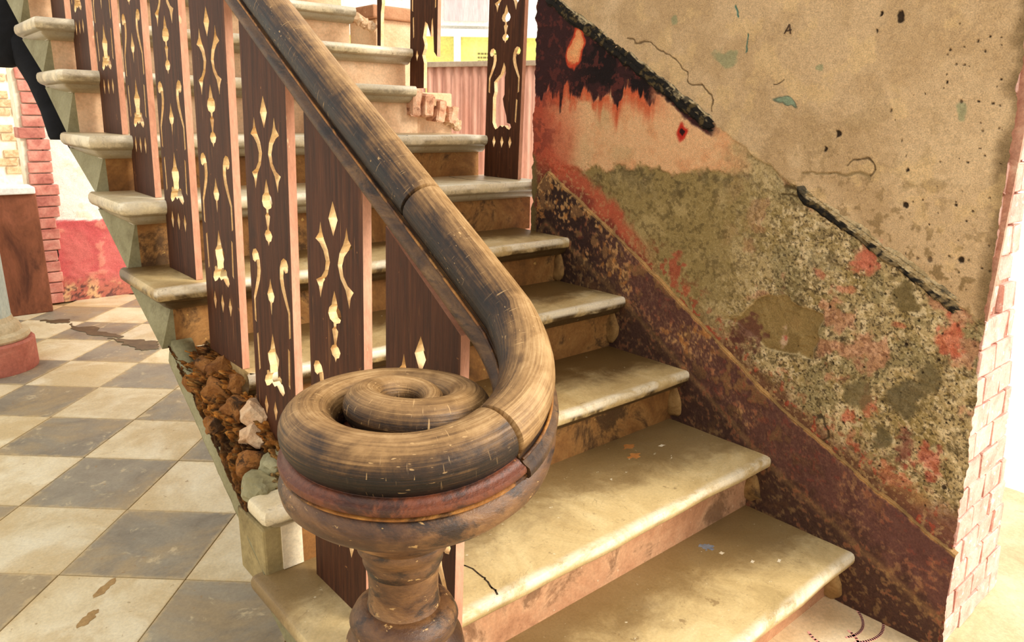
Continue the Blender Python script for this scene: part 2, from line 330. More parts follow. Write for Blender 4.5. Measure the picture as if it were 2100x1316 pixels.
def blob(name, pts, z, th, mat, parent=None, jag=.1, sub=6, seed=0):
    """a thin irregular slab from an outline in plan"""
    r = random.Random(seed); n = len(pts); out = []
    for i in range(n):
        a, b = Vector(pts[i]), Vector(pts[(i+1) % n]); d = b-a; nn = Vector((d.y, -d.x))
        for k in range(sub):
            out.append(a+d*(k/sub)+nn*(r.uniform(-jag, jag) if k else 0))
    lo = [(p.x, p.y, z-.004) for p in out]; c = sum(out, Vector((0, 0)))/len(out)
    hi = [(c.x+(p.x-c.x)*.96, c.y+(p.y-c.y)*.96, z+th) for p in out]
    return rings(name, [lo, hi], mat, parent)
tag(blob('puddle', [(.20, 4.98), (.36, 4.90), (.33, 4.80), (.24, 4.86)], .001, .003, M['wet_mud'], seed=1), 'thin dark brown wet streak on the tiles near the brown plinth', 'puddle')
tag(blob('puddle', [(.345, 4.80), (.47, 4.44), (.53, 4.28), (.49, 4.25), (.43, 4.37), (.31, 4.66)], .001, .003, M['wet_mud'], seed=2), 'long dark brown wet streak on the tiles in front of the red dado', 'puddle')
tag(blob('puddle', [(.435, 4.30), (.56, 4.17), (.66, 4.05), (.62, 3.90), (.53, 3.92), (.50, 4.08)], .001, .003, M['wet_mud'], seed=3), 'brown wet patch on white tiles closest to the stair edge', 'puddle')
for k, (cx, cy, rx, ry, an) in enumerate([(-.174, 1.664, .05, .014, .7), (-.242, 1.546, .042, .016, .7)]):
    pts = [(cx+rx*math.cos(t)*math.cos(an)-ry*math.sin(t)*math.sin(an), cy+rx*math.cos(t)*math.sin(an)+ry*math.sin(t)*math.cos(an)) for t in [i*math.pi/4 for i in range(8)]]
    o = blob('chip', pts, -.001, .002, M['chip'], floor, .2, 3, k)
ground = box('ground', (-30, -30, -.5), (40, 60, -.02), M['yard']); tag(ground, kind='structure')
lnd = empty('landing', kind='structure')
box('landing_slab', (.02, -1.5, -.06), (2.6, .33, .004), M['landing'], lnd, .003)
def strokes(name, paths, z, w, mat, parent):
    bm = bmesh.new()
    for p in paths:
        for a, b in zip(p[:-1], p[1:]):
            a, b = Vector(a), Vector(b); d = (b-a).normalized(); n = Vector((-d.y, d.x))*w/2; a = a-d*w*.3; b = b+d*w*.3
            vs = [bm.verts.new((q.x, q.y, zz)) for zz in (z, z+.0012) for q in (a-n, b-n, b+n, a+n)]
            for f in ((0, 3, 2, 1), (4, 5, 6, 7), (0, 1, 5, 4), (1, 2, 6, 5), (2, 3, 7, 6), (3, 0, 4, 7)): bm.faces.new([vs[i] for i in f])
    return link(name, from_bm(name, bm), mat, parent)
def curve_pts(cx, cy, rx, ry, a0, a1, n=22): return [(cx+rx*math.cos(a0+(a1-a0)*k/n), cy+ry*math.sin(a0+(a1-a0)*k/n)) for k in range(n+1)]
for p_ in (curve_pts(1.26, .22, .055, .065, 2.3, 6.0), curve_pts(1.36, .36, .16, .22, 4.2, 5.2), curve_pts(1.33, .33, .12, .15, 4.3, 5.5)):
    strokes('chalk_line', [p_], .0035, .007, M['chalk'], lnd)

# ------------------------------------------------------------------ painted wall beside the stair
zt_y = [.0, .128, .545, .827, 1.554, 1.8]; zt_z = [.842, .916, 1.141, 1.303, 1.725, 1.868]
zs_y = [.0, .049, .233, .539, .967, 1.234, 1.55, 1.7]; zs_z = [.272, .296, .378, .521, .796, .955, 1.132, 1.21]
def build_wall():
    ny, nz = 740, 840
    y = np.linspace(0, 1, ny)[:, None]*np.ones((1, nz)); z = np.linspace(0, 1.86, nz)[None, :]*np.ones((ny, 1))
    e1 = (fbm(z*0+3.3, z, 26, 4, 5)-.5)*.030; e0 = (fbm(z*0+8.3, z, 20, 4, 9)-.5)*.022
    ylo = .012+.05*z+e0; yhi = 1.645+e1
    Y = ylo+(yhi-ylo)*y; Z = z
    n5 = fbm(Y, Z, 190, 3, 18); n6 = fbm(Y, Z, 75, 5, 19)
    wy = Y+(fbm(Y, Z, 9, 4, 1)-.5)*.09; wz = Z+(fbm(Y, Z, 9, 4, 2)-.5)*.09
    n1 = fbm(Y, Z, 4, 6, 3); n2 = fbm(Y, Z, 14, 6, 4); n3 = fbm(Y, Z, 55, 4, 5); n4 = fbm(Y, Z, 110, 3, 6); drip = fbm(Y*30, Z*2.5, 1, 5, 7)
    zt = np.interp(Y, zt_y, zt_z); zs = np.interp(Y, zs_y, zs_z)
    P = Paint(Y.shape, (210, 179, 138))
    # upper cream distemper
    P.mix((226, 196, 154), sst(.5, .7, n1)*.6); P.mix((186, 154, 112), sst(.5, .72, fbm(Y, Z, 7, 6, 8))*.6)
    P.mix((150, 124, 82), sst(.60, .70, n2)*sst(.75, .2, Y)*sst(.5, .0, Z-zt)*.8)
    P.mix((128, 104, 66), sst(.58, .66, n3)*sst(.9, .1, Y)*sst(.32, .0, Z-zt)*.75)
    P.mix((120, 98, 66), sst(.035, .0, Y-ylo+(n2-.5)*.05)*.8)
    P.mix((230, 196, 140), sst(.62, .7, fbm(Y, Z, 11, 5, 12))*.4)
    below = sst(.006, -.006, Z-zt+(n3-.5)*.02)
    # olive render where the paint has gone
    olive = np.ones(Y.shape+(3,))*np.array((156, 134, 84.))
    def om(c, m): nonlocal olive; olive = olive*(1-m[..., None])+np.array(c, float)*m[..., None]
    om((128, 108, 64), sst(.45, .7, n1)*.8); om((186, 162, 110), sst(.52, .7, n2)*.7); om((100, 84, 50), sst(.58, .75, n3)*.5)
    om((168, 146, 96), sst(.5, .75, drip)*.35)
    P.c = P.c*(1-below[..., None])+olive*below[..., None]
    lowlip = sst(.014, -.014, wz-1.165+(n2-.5)*.07+(n3-.5)*.04)            # damp line
    # salmon plaster over the damp line
    sal = below*(1-lowlip)*sst(.70, .84, wy+(n2-.5)*.12)
    P.mix((234, 184, 136), sal); P.mix((222, 158, 110), sal*sst(.5, .7, n2)*.7); P.mix((206, 176, 128), sal*sst(.52, .7, n1)*.6)
    P.mix((92, 80, 52), below*lowlip*sst(.10, .0, 1.165-wz)*sst(.46, .6, n3*.5+n2*.5)*.75)
    # right of that: cream scrape running down to the lower moulding
    P.mix((196, 172, 126), below*sst(.80, .70, wy)*sst(.10, .0, zt-Z+(n2-.5)*.1)*.85)
    # pale flaky zone on the lower right
    wD = below*sst(.92, .55, wy+(wz-.8)*.25)
    P.mix((200, 176, 130), wD*sst(.40, .56, n2*.5+n3*.5)*.85)
    P.mix((176, 154, 108), wD*sst(.5, .66, fbm(Y, Z, 16, 5, 14))*.8)
    P.mix((234, 212, 170), wD*sst(.55, .61, n6)*.75); P.mix((110, 94, 62), wD*sst(.56, .62, fbm(Y, Z, 40, 6, 13))*sst(.42, .56, n1)*.8)
    P.mix((150, 134, 92), wD*sst(.60, .66, fbm(Y, Z, 8, 5, 15))*.85)
    P.mix((62, 50, 34), wD*sst(.60, .65, n5)*.7); P.mix((228, 206, 160), below*sst(.60, .66, n5[::-1, ::-1])*(.18+.3*wD)); P.mix((92, 76, 46), below*(1-sal)*sst(.60, .68, n6[:, ::-1])*.45)
    P.mix((206, 130, 104), wD*sst(.60, .68, fbm(Y, Z, 12, 5, 27))*.45)
    # peeled smooth patch
    pe = sst(.0, -.012, np.maximum.reduce([np.abs(wy-.61)-.165, wz-(.84-.10*sst(.60, .75, Y)), (.675+.06*sst(.55, .8, Y))-wz]))*below
    P.mix((150, 124, 76), pe*.9); P.mix((126, 102, 60), pe*sst(.5, .65, n2)*.6)
    P.h -= .007*pe
    rim = sst(.2, .5, pe)*sst(.8, .5, pe); P.mix((224, 202, 156), rim*.6)
    # reds and maroons
    def dab(c, y0, z0, ry, rz, k=1.0, soft=.5, ns=.5):
        d = np.sqrt(((wy-y0)/ry)**2+((wz-z0)/rz)**2)+(n3-.5)*ns; P.mix(c, sst(1+soft*.3, 1-soft*.5, d)*k)
    for c, y0, z0, ry, rz, k in [((216, 96, 72), .114, .833, .03, .07, .8), ((210, 100, 80), .349, .989, .05, .03, .8), ((214, 120, 92), .395, .902, .03, .02, .7), ((204, 96, 74), .30, .60, .03, .04, .8),
                                 ((196, 84, 62), .34, .55, .02, .03, .8), ((212, 110, 84), .25, .84, .02, .014, .7), ((120, 62, 52), .178, .513, .035, .06, .95), ((196, 76, 66), .12, .50, .04, .05, .7),
                                 ((214, 110, 80), .2, .43, .05, .03, .7), ((186, 66, 52), .95, .86, .03, .05, .8), ((206, 90, 66), .90, .80, .02, .03, .8), ((96, 52, 46), .66, .715, .06, .05, .95),
                                 ((84, 44, 40), .72, .66, .05, .035, .9), ((232, 196, 170), .558, .727, .022, .03, .95), ((206, 72, 62), .555, .735, .012, .012, .7), ((206, 190, 150), .50, .95, .06, .03, .5), ((206, 120, 96), .47, .91, .02, .02, .8)]:
        dab(c, y0, z0, ry*.8, rz*.8, k*.72, .9, 2.4)
    for c, y0, z0, ry, rz in [((104, 92, 62), .254, .514, .03, .03), ((112, 96, 60), .24, .905, .045, .03), ((104, 92, 64), .2, .66, .04, .05), ((120, 106, 72), .33, .62, .05, .04), ((112, 98, 66), .16, .72, .03, .04), ((196, 150, 92), .15, .40, .06, .03), ((100, 92, 62), .33, .43, .03, .03)]:
        dab(c, y0, z0, ry, rz, .8)
    # maroon wash creeping up from the string
    ds = Z-zs+(n2-.5)*.10
    P.mix((110, 72, 52), sst(.09, .0, ds)*below*sst(.95, .55, Y)*.9)
    P.mix((124, 80, 66), sst(.03, -.03, np.maximum(wy-.17, wz-.40))*below*.85)
    P.mix((184, 76, 54), sst(.62, .68, n3)*sst(.14, .0, ds)*below*.7)
    P.mix((196, 92, 66), sst(.07, .02, np.abs(ds-.035))*sst(1.0, 1.2, Y)*below*.85); P.mix((120, 52, 42), sst(.035, .0, ds)*sst(1.0, 1.1, Y)*below*.7)
    P.mix((200, 170, 116), sst(.58, .66, n4)*sst(.12, .0, ds)*below*.6)
    # dark burnt paint under the upper moulding with red run-off
    lowb = 1.40+(drip-.5)*.22+(n2-.5)*.10
    dk = below*sst(-.01, .012, Z-lowb)*sst(1.05, 1.12, wy); dk = np.maximum(dk, below*sst(.045, .03, zt-Z+(n2-.5)*.06)*sst(.83, .86, wy))
    redz = below*sst(-.10, -.01, Z-lowb)*sst(1.0, 1.14, wy)*sst(.35, .55, n2+.05)
    P.mix((204, 84, 48), redz*.85)
    leftred = below*sst(1.45, 1.60, wy+(n2-.5)*.12)*sst(1.17, 1.22, wz)
    P.mix((150, 62, 48), leftred*.85); P.mix((82, 42, 40), leftred*sst(.48, .58, n3)*.9)
    P.mix((206, 96, 66), sst(1.36, 1.5, wy)*below*sst(1.1, 1.2, wz)*(1-dk)*.5)
    P.mix((58, 32, 32), dk); P.mix((26, 18, 18), dk*sst(1.5, 1.3, wy)*sst(.40, .52, n2)*.9); P.mix((96, 46, 40), dk*sst(.58, .64, n3)*.8)
    P.mix((150, 110, 60), dk*sst(.66, .72, drip)*sst(.5, .6, n3)*sst(1.4, 1.2, Y)*.8)
    d = np.sqrt(((wy-1.436)/.036)**2+((wz-1.556)/.062)**2)+(n3-.5)*.3
    P.mix((206, 74, 44), sst(1.25, 1.0, d)); P.mix((240, 158, 104), sst(.95, .8, d)); P.mix((246, 190, 130), sst(.6, .4, d)*.6)
    d = np.sqrt(((wy-.97)/.02)**2+((wz-1.285)/.03)**2)+(n3-.5)*.3; P.mix((190, 46, 30), sst(1.3, .7, d)); P.mix((48, 14, 12), sst(.55, .4, d))
    P.mix((120, 104, 62), below*sst(1.6, 1.63, wy)*sst(1.21, 1.18, wz)*.9)
    # cracks, pits, scuffs
    def crack(pts, w, c, dep=.002):
        for (a, b) in zip(pts[:-1], pts[1:]):
            a = np.array(a); b = np.array(b); dd = b-a; t = np.clip(((wy-a[0])*dd[0]+(wz-a[1])*dd[1])/(dd@dd), 0, 1)
            dist = np.hypot(wy-a[0]-t*dd[0], wz-a[1]-t*dd[1]); m = sst(w, w*.3, dist); P.mix(c, m*.85); P.h[...] -= dep*m
    crack([(1.184, 1.56), (1.10, 1.54), (1.02, 1.50), (.958, 1.478), (.95, 1.455), (.90, 1.43), (.865, 1.38), (.86, 1.34)], .004, (110, 88, 60))
    crack([(.43, 1.222), (.41, 1.232), (.385, 1.225), (.378, 1.208), (.40, 1.203)], .003, (96, 76, 50)); crack([(.56, 1.21), (.48, 1.205), (.40, 1.20)], .005, (150, 126, 86))
    crack([(.60, 1.18), (.56, 1.165), (.55, 1.14), (.60, 1.15)], .008, (84, 68, 40)); crack([(.40, .52), (.385, .49), (.40, .45)], .004, (70, 58, 40))
    crack([(.675, 1.43), (.64, 1.437)], .003, (60, 44, 30)); crack([(.80, 1.64), (.79, 1.60)], .004, (70, 120, 110)); crack([(.78, 1.55), (.785, 1.52)], .004, (60, 110, 100))
    d = np.hypot(((wy-.632)*.93+(wz-1.366)*.37)/.034, (-(wy-.632)*.37+(wz-1.366)*.93)/.010); P.mix((132, 154, 128), sst(1.15, .85, d)*.9); P.mix((84, 92, 76), sst(.25, .0, np.abs(d-1))*.7)
    for y0, z0, ry, rz in [(1.02, 1.62, .014, .02), (.55, 1.45, .008, .014), (.84, 1.50, .03, .02), (.18, 1.36, .012, .03), (.05, 1.35, .012, .05)]: dab((140, 150, 112), y0, z0, ry, rz, .6)
    hy = (Y[1, 0]-Y[0, 0])
    r2 = np.random.RandomState(5)
    def pit(y0, z0, r, c=(44, 32, 22), k=.9, dep=.003, el=1.0):
        j = int(z0/1.86*(nz-1)); i = int((y0-ylo[0, min(max(j, 0), nz-1)])/(1.63)*(ny-1)); a = int(r/.0021)+4
        sl = (slice(max(i-a, 0), i+a), slice(max(j-a, 0), j+a))
        if P.h[sl].size == 0: return
        m = sst(1.15, .75, np.hypot((Y[sl]-y0)/r, (Z[sl]-z0)/(r*el))+(n4[sl]-.5)*.9)
        P.c[sl] = P.c[sl]*(1-k*m[..., None])+np.array(c, float)*k*m[..., None]; P.h[sl] -= dep*m
    for _ in range(1100):
        y0, z0 = r2.uniform(.05, 1.6), r2.uniform(.3, 1.8); up_ = z0 > np.interp(y0, zt_y, zt_z)
        if up_ and r2.rand() < .35 and y0 > .7: continue
        pit(y0, z0, r2.uniform(.0012, .0030)*(1+1.0*(r2.rand() < .06)), k=r2.uniform(.35, .95), el=r2.uniform(.7, 1.4))
    for y0, z0, r, el in [(.356, 1.573, .011, 1.3), (.405, 1.584, .008, .8), (.41, 1.545, .006, 1), (.517, 1.513, .007, 1.2), (.275, 1.135, .007, 1), (.47, 1.30, .012, .7), (.60, 1.345, .007, 1), (.64, 1.30, .006, 1), (.50, 1.26, .01, .6), (.90, 1.20, .008, 1.8), (.875, 1.18, .009, 1.5), (.13, 1.02, .007, 1), (.45, 1.10, .012, .6), (.30, 1.02, .012, .5)]:
        pit(y0, z0, r, el=el, dep=.004)
    # depth of the layers: cream and salmon sit proud of the render
    P.h += .004*(1-below)+.003*sal*(1-dk)+(n2-.5)*.004+(n3-.5)*.002
    P.h += wD*.002*sst(.47, .56, n2*.6+n3*.4)
    X = W-.005-P.h
    wall = empty('wall_right', kind='structure')
    me = grid_mesh('plaster_face', np.stack([X, Y, Z], -1)[:, ::1], P.c)
    link('plaster_face', me, M['wall'], wall)
    bm = bmesh.new(); box_bm(bm, (W-.004, .10, 1.86), (W+.30, 1.64, 3.0)); box_bm(bm, (W+.018, .06, 0), (W+.03, 1.635, 1.86)); box_bm(bm, (W+.02, .14, 0), (W+.18, 1.625, 1.86))
    link('wall_core', from_bm('wall_core', bm), M['pier_mortar'], wall)
    # scratched letter A
    def wstroke(pts, w=.0028):
        bm = bmesh.new()
        for a, b in zip(pts[:-1], pts[1:]):
            a, b = Vector(a), Vector(b); d = (b-a).normalized(); n = Vector((-d.y, d.x))*w/2
            vs = [bm.verts.new((xx, q.x, q.y)) for xx in (W-.004, W-.0122) for q in (a-n, b-n, b+n, a+n)]
            for f in ((0, 3, 2, 1), (4, 5, 6, 7), (0, 1, 5, 4), (1, 2, 6, 5), (2, 3, 7, 6), (3, 0, 4, 7)): bm.faces.new([vs[i] for i in f])
        return bm
    bm = wstroke([(.652, 1.555), (.640, 1.578), (.634, 1.554)]); b2 = wstroke([(.648, 1.562), (.632, 1.564)])
    me2 = from_bm('t', b2); bm.from_mesh(me2); bpy.data.meshes.remove(me2)
    link('scratched_letter', from_bm('scratched_letter', bm), M['scratch'], wall)
    # brick end of the wall, battered outwards to the foot
    ch = .0735; base_meshes = []
    def brick_mesh(w, h, d, seed):
        bm = bmesh.new(); box_bm(bm, (0, 0, 0), (w, d, h), .0035)
        r = random.Random(seed)
        for v in bm.verts: v.co += Vector((r.uniform(-1, 1), r.uniform(-1, 1), r.uniform(-1, 1)))*.0022
        return from_bm('brick', bm)
    cache = {}
    for k in range(28):
        z0 = k*ch; xr = W+.43-.24*z0 if z0 < 1.05 else W+.178
        x = W+.006; off = 0.5 if k % 2 else 1.0; first = True
        while x < xr-.02:
            w = .118*(off if first else 1.0); first = False; w = min(w, xr-x)
            if xr-(x+w) < .03: w = xr-x
            key = (round(w, 2), rnd.randint(0, 3))
            if key not in cache:
                cache[key] = brick_mesh(key[0]-.006, ch-.006, .14, hash(key) % 999); cache[key].materials.append(M['pier_brick'])
            o = bpy.data.objects.new('brick', cache[key]); COL.objects.link(o); o.parent = wall
            jag = rnd.uniform(0, .005)+(.016 if rnd.random() < .12 and z0 > .7 else 0)
            o.location = (x+.003, .012+.05*(z0+.03)+jag, z0+.003); o.rotation_euler = (-.05, rnd.uniform(-.008, .008), rnd.uniform(-.01, .01))
            x += w
    v = []
    for yy in (.032, .3):
        for (zz, xr) in ((0, W+.425), (1.05, W+.172), (2.2, W+.172)):
            v += [(W+.016, yy+.05*zz*(yy < .1), zz), (xr, yy+.05*zz*(yy < .1), zz)]
    f = [(0, 1, 3, 2), (2, 3, 5, 4), (7, 6, 8, 9), (9, 8, 10, 11), (1, 7, 9, 3), (3, 9, 11, 5), (4, 5, 11, 10), (0, 6, 7, 1)]
    link('mortar', mesh('mortar', v, f), M['pier_mortar'], wall)
    # ragged plaster lip along the brick edge
    return wall
build_wall()

def build_string():
    nu, nv = 620, 130
    y = np.linspace(.018, 1.60, nu)[:, None]*np.ones((1, nv)); t = np.ones((nu, 1))*np.linspace(0, 1, nv)[None, :]
    zs = np.interp(y, zs_y, zs_z)+(fbm(y, y*0+2, 30, 4, 21)-.5)*.012
    zs = np.where(y > 1.55, zs-(y-1.55)*1.6, zs)
    z0 = np.maximum(zs-.42, 0)
    Z = z0+(zs-z0)*t; Y = y
    n1 = fbm(Y, Z, 7, 5, 22); n2 = fbm(Y, Z, 24, 5, 23); n3 = fbm(Y, Z, 80, 4, 24)
    P = Paint(Y.shape, (98, 64, 55))
    P.mix((124, 86, 70), sst(.45, .7, n1)*.7); P.mix((62, 38, 34), sst(.5, .68, n2)*.7); P.mix((170, 130, 92), sst(.56, .66, fbm(Y, Z, 130, 4, 28))*(.25+.5*sst(.4, .6, n1)))
    P.mix((36, 24, 22), sst(1.1, 1.4, Y+(n1-.5)*.3)*.75)
    dist = zs-Z
    P.mix((100, 64, 58), sst(.55, .15, Y)*.7)
    P.mix((150, 110, 70), sst(.57, .64, n2)*sst(.25, .7, Y)*.75); P.mix((206, 160, 104), sst(.60, .66, n3)*sst(.45, .62, n1+.06)*(.35+.5*sst(.3, .8, Y)))
    P.mix((190, 128, 68), sst(.60, .68, fbm(Y, Z, 40, 4, 26))*sst(.5, .6, n1)*(.25+.5*sst(.3, .8, Y)))
    P.mix((64, 44, 34), sst(.12, .22, dist+(n2-.5)*.14)*.7); P.mix((150, 118, 76), sst(.58, .64, n3)*sst(.12, .22, dist)*.5)
    P.mix((178, 140, 86), sst(.02, .0, np.abs(dist-.19)+(n2-.5)*.02)*.35)
    P.mix((150, 70, 54), sst(.64, .68, n3)*sst(.62, .5, n1)*.35)
    P.mix((196, 150, 90), sst(.007, .002, dist)*sst(.3, .5, n2)*.9)  # highlight along the top edge painted into the colour
    r2 = np.random.RandomState(9)
    X = W-.020-(n2-.5)*.004-(n3-.5)*.002+sst(.008, .0, dist)*.003
    # top ledge back to the wall
    led = [(.004, .0), (-.001, .002), (-.024, .003)]
    X = np.concatenate([X]+[X[:, -1:]*0+(W+.0-(.020 if k == 0 else .012 if k == 1 else -.004)) for k in range(3)], 1)
    Yc = np.concatenate([Y]+[Y[:, -1:]]*3, 1); Zc = np.concatenate([Z]+[Z[:, -1:]+.001*(k+1) for k in range(3)], 1)
    C = np.concatenate([P.c]+[np.ones((nu, 1, 3))*np.array((176, 134, 82.))*(.6+.7*n2[:, -1:, None])]*3, 1)
    o = link('baseboard_right', grid_mesh('baseboard_right', np.stack([X, Yc, Zc], -1), C), M['string'])
    tag(o, kind='structure')
build_string()

def build_trim(name, y0, y1, seed):
    """raised dado moulding with flaking black paint"""
    nu, nv = int((y1-y0)/.004), 26
    y = np.linspace(y0, y1, nu)[:, None]*np.ones((1, nv)); t = np.ones((nu, 1))*np.linspace(-1, 1, nv)[None, :]
    r = (fbm(y, t*0+seed, 30, 4, seed)-.5)
    endt = np.minimum(sst(y0, y0+.03, y), sst(y1, y1-.02, y))
    zt = np.interp(y, zt_y, zt_z); hw = (.028 if seed < 40 else .024)*(.35+.65*endt)
    Z = zt+t*hw+r*.030*np.abs(t); Y = y+(fbm(t*2, t*0+seed, 3, 3, seed)-.5)*.05
    n2 = fbm(Y, Z, 26, 5, seed+1); n3 = fbm(Y, Z, 90, 4, seed+2)
    prof = np.sqrt(np.clip(1-np.abs(t)**4, 0, 1))
    X = W-.002-prof*.009*endt-(n2-.5)*.006*prof
    P = Paint(Y.shape, (206, 182, 140)); blackness = sst(.62, .30, t+(n2-.5)*1.6+(.0 if seed < 40 else .5))
    P.mix((22, 20, 18), blackness*.95); P.mix((120, 100, 60), sst(.60, .66, n3)*.7); P.mix((206, 186, 144), sst(.56, .62, n2)*.85*(t > -.2))
    P.mix((16, 15, 14), sst(.62, .66, n2)*.6)
    if seed > 40: P.mix((170, 148, 108), sst(.50, .30, Y)*.75*sst(.42, .55, n3))
    tag(link(name, grid_mesh(name, np.stack([X, Y, Z], -1), P.c), M['black_paint']), kind='structure')
build_trim('trim_1', .835, 1.60, 31)
build_trim('trim_2', .10, .565, 47)

# ------------------------------------------------------------------ staircase
stair = empty('staircase', label='worn stone staircase with moulded nosings climbing beside the peeling wall', cat='staircase')
def tread(i, x0, x1, mat, cut=None, ret=True, depth=None, nm='tread'):
    y0, z = SY(i), SZ(i); y1 = depth or SY(i+1)+OV+.02-y0
    lv = [(0, .012), (-.003, .005), (-.010, .001), (-.020, 0), (-.030, .002), (-.037, .008), (-.040, .014), (-.043, .022), (-.052, .026), (-.060, .034), (-.066, .046), (-.068, .052)]
    loops = []
    r = random.Random(i*13)
    w1, w2 = r.uniform(0, 6), r.uniform(0, 6)
    nx = 26
    for dz, o in lv:
        L = []
        xl = x0+(min(o, .045) if ret else 0); yf = o
        c = .014 if ret else 0.0
        pts = [(xl, y1)] + ([(xl, yf+c*1.0), (xl+c*.3, yf+c*.3)] if ret else [(xl, yf)])
        for k in range(nx+1):
            x = xl+c+(x1-xl-c)*k/nx
            wv = .0025*math.sin(x*9+w1)+.0018*math.sin(x*23+w2)
            pts.append((x, yf+wv*(dz > -.041)))
        pts.append((x1, y1))
        if cut:
            for j, (px_, py_) in enumerate(pts):
                if px_ < cut+.02 and py_ > -1: pts[j] = (max(px_, cut+.012*math.sin(j*2.3+py_*40)), py_)
        for (px_, py_) in pts: L.append((px_, py_, dz))
        loops.append(L)
    o = rings(nm, loops, mat, stair, True, (0, y0, z), True); autosmooth(o, 32); return o
XE = W-.006; XI = .040
for i in range(1, NS+1):
    y0, z = SY(i), SZ(i); zb = SZ(i-1); ri = y0+OV; ri2 = SY(i+1)+OV
    xr = XE if y0 < 1.6 else W+.012
    if i == 6: xr = W+.07
    xl = {1: -.17, 3: -.012}.get(i, -.015)
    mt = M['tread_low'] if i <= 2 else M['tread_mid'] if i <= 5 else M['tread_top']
    mr = M['riser_low'] if i <= 2 else M['riser_mid'] if i <= 7 else M['riser_top']
    if i == 8: xr = W-.145
    if i == 10: xr = W-.10
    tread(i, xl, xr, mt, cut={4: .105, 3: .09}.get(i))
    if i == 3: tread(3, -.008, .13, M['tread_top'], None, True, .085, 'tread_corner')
    x0 = {1: -.12, 3: .10, 4: .10}.get(i, XI)
    box('riser', (x0, ri, zb-.01), (xr-.004 if i != 8 else W-.10, ri+.03, z-.03), mr, stair, .0, (x0, ri, zb))
    # triangular block under the step: slanted soffit, painted grey
    xa = {4: .115, 3: .115, 1: -.11}.get(i, XI)
    xo = {4: .115, 3: .115, 1: -.11}.get(i, .004)
    zc_ = z-.050
    v = [(xo, ri+.004, zb-.004), (xa, ri+.004, zb-.004), (xa, ri+.004, zc_), (xo, ri2+.004, zc_), (xr-.012, ri+.031, zb-.004), (xr-.012, ri+.031, zc_), (xr-.012, ri2+.004, zc_)]
    if i == 1: v[0] = (xo, ri2, 0); f = [(0, 1, 2, 3), (1, 4, 5, 2), (2, 5, 6, 3), (0, 3, 6), (0, 6, 4, 1), (4, 6, 5)]
    else: f = [(0, 2, 3), (0, 1, 2), (1, 4, 5, 2), (2, 5, 6, 3), (0, 3, 6), (0, 6, 4), (0, 4, 1), (4, 6, 5)]
    bm = bmesh.new(); me = mesh('s', v, f); bm.from_mesh(me); bpy.data.meshes.remove(me)
    link('spandrel', from_bm('spandrel', bm), M['spandrel'], stair)
    # plaster coving where the nosing dies into the string
    if 1 <= i <= 5:
        bm = bmesh.new(); bmesh.ops.create_icosphere(bm, subdivisions=3, radius=1); oo = Vector((i*3.1, 1.7, .4))
        for v_ in bm.verts:
            q = v_.co*(1+.22*mnoise.noise(v_.co*1.8+oo)); h = (q.z+1)/2
            v_.co = Vector((q.x*(.016+.014*(1-h)), q.y*(.020+.034*(1-h)), q.z*.062))
        link('plaster_fillet', from_bm('plaster_fillet', bm), M['fillet'], stair, (XE-.008, ri-.004, z-.112), True)
# white plastered front of the third step, left end
box('broken_block', (.012, SY(3)+OV+.001, SZ(2)-.05), (.13, SY(3)+.21, SZ(3)-.075), M['fascia'], stair, .006)
box('riser_end', (.052, SY(3)+OV-.004, SZ(2)+.002), (.098, SY(3)+OV+.001, SZ(3)-.070), M['white_plaster'], stair)

# stringer shell under the broken steps and the crumbling core
def soffit_z(y): return (y-OV-.01)*R_/G_-R_+.0
def shell():
    nu, nv = 70, 10
    ys = np.linspace(.920, SY(5)+OV-.005, nu)[:, None]*np.ones((1, nv)); t = np.linspace(0, 1, nv)[None, :]*np.ones((nu, 1))
    zl = (ys-SY(2)-OV)/(SY(5)-SY(2))*(SZ(5)-SZ(2))+SZ(1)-.012
    h = .052+(fbm(ys, ys*0+1, 16, 4, 51)-.5)*.06+.02*sst(1.02, .86, ys)
    Z = zl+h*t; X = .012+(fbm(ys, Z, 20, 3, 52)-.5)*.008+.012*t
    v = []; f = []
    for i in range(nu):
        for j in range(nv): v.append((X[i, j], ys[i, j], Z[i, j]))
    n0 = len(v)
    for i in range(nu):
        for j in range(nv): v.append((X[i, j]+.05, ys[i, j], Z[i, j]))
    for i in range(nu-1):
        for j in range(nv-1):
            a = i*nv+j; f.append((a, a+1, a+nv+1, a+nv)); f.append((n0+a, n0+a+nv, n0+a+nv+1, n0+a+1))
        a = i*nv; f.append((a, a+nv, n0+a+nv, n0+a)); a = i*nv+nv-1; f.append((a, n0+a, n0+a+nv, a+nv))
    bm = bmesh.new(); me = mesh('s', v, f); bm.from_mesh(me); bpy.data.meshes.remove(me)
    link('stringer_shell', from_bm('stringer_shell', bm), M['spandrel'], stair, (0, 0, 0), True)
shell()
def core_pt(s, t):
    """surface of the crumbling core: s runs down the slope, t from the outer edge up to the balusters"""
    y = 1.475-.555*s; zl = (y-SY(2)-OV)/(SY(5)-SY(2))*(SZ(5)-SZ(2))+SZ(1)
    ztop = np.interp(y, [.80, .9, 1.0, 1.1, 1.2, 1.3, 1.475], [.50, .545, .60, .655, .69, .715, .725])
    X = .016+.115*(1-np.cos(t*math.pi/2)); Z = zl+.03+(ztop-zl-.03)*np.sin(t*math.pi/2)
    return X, y, Z
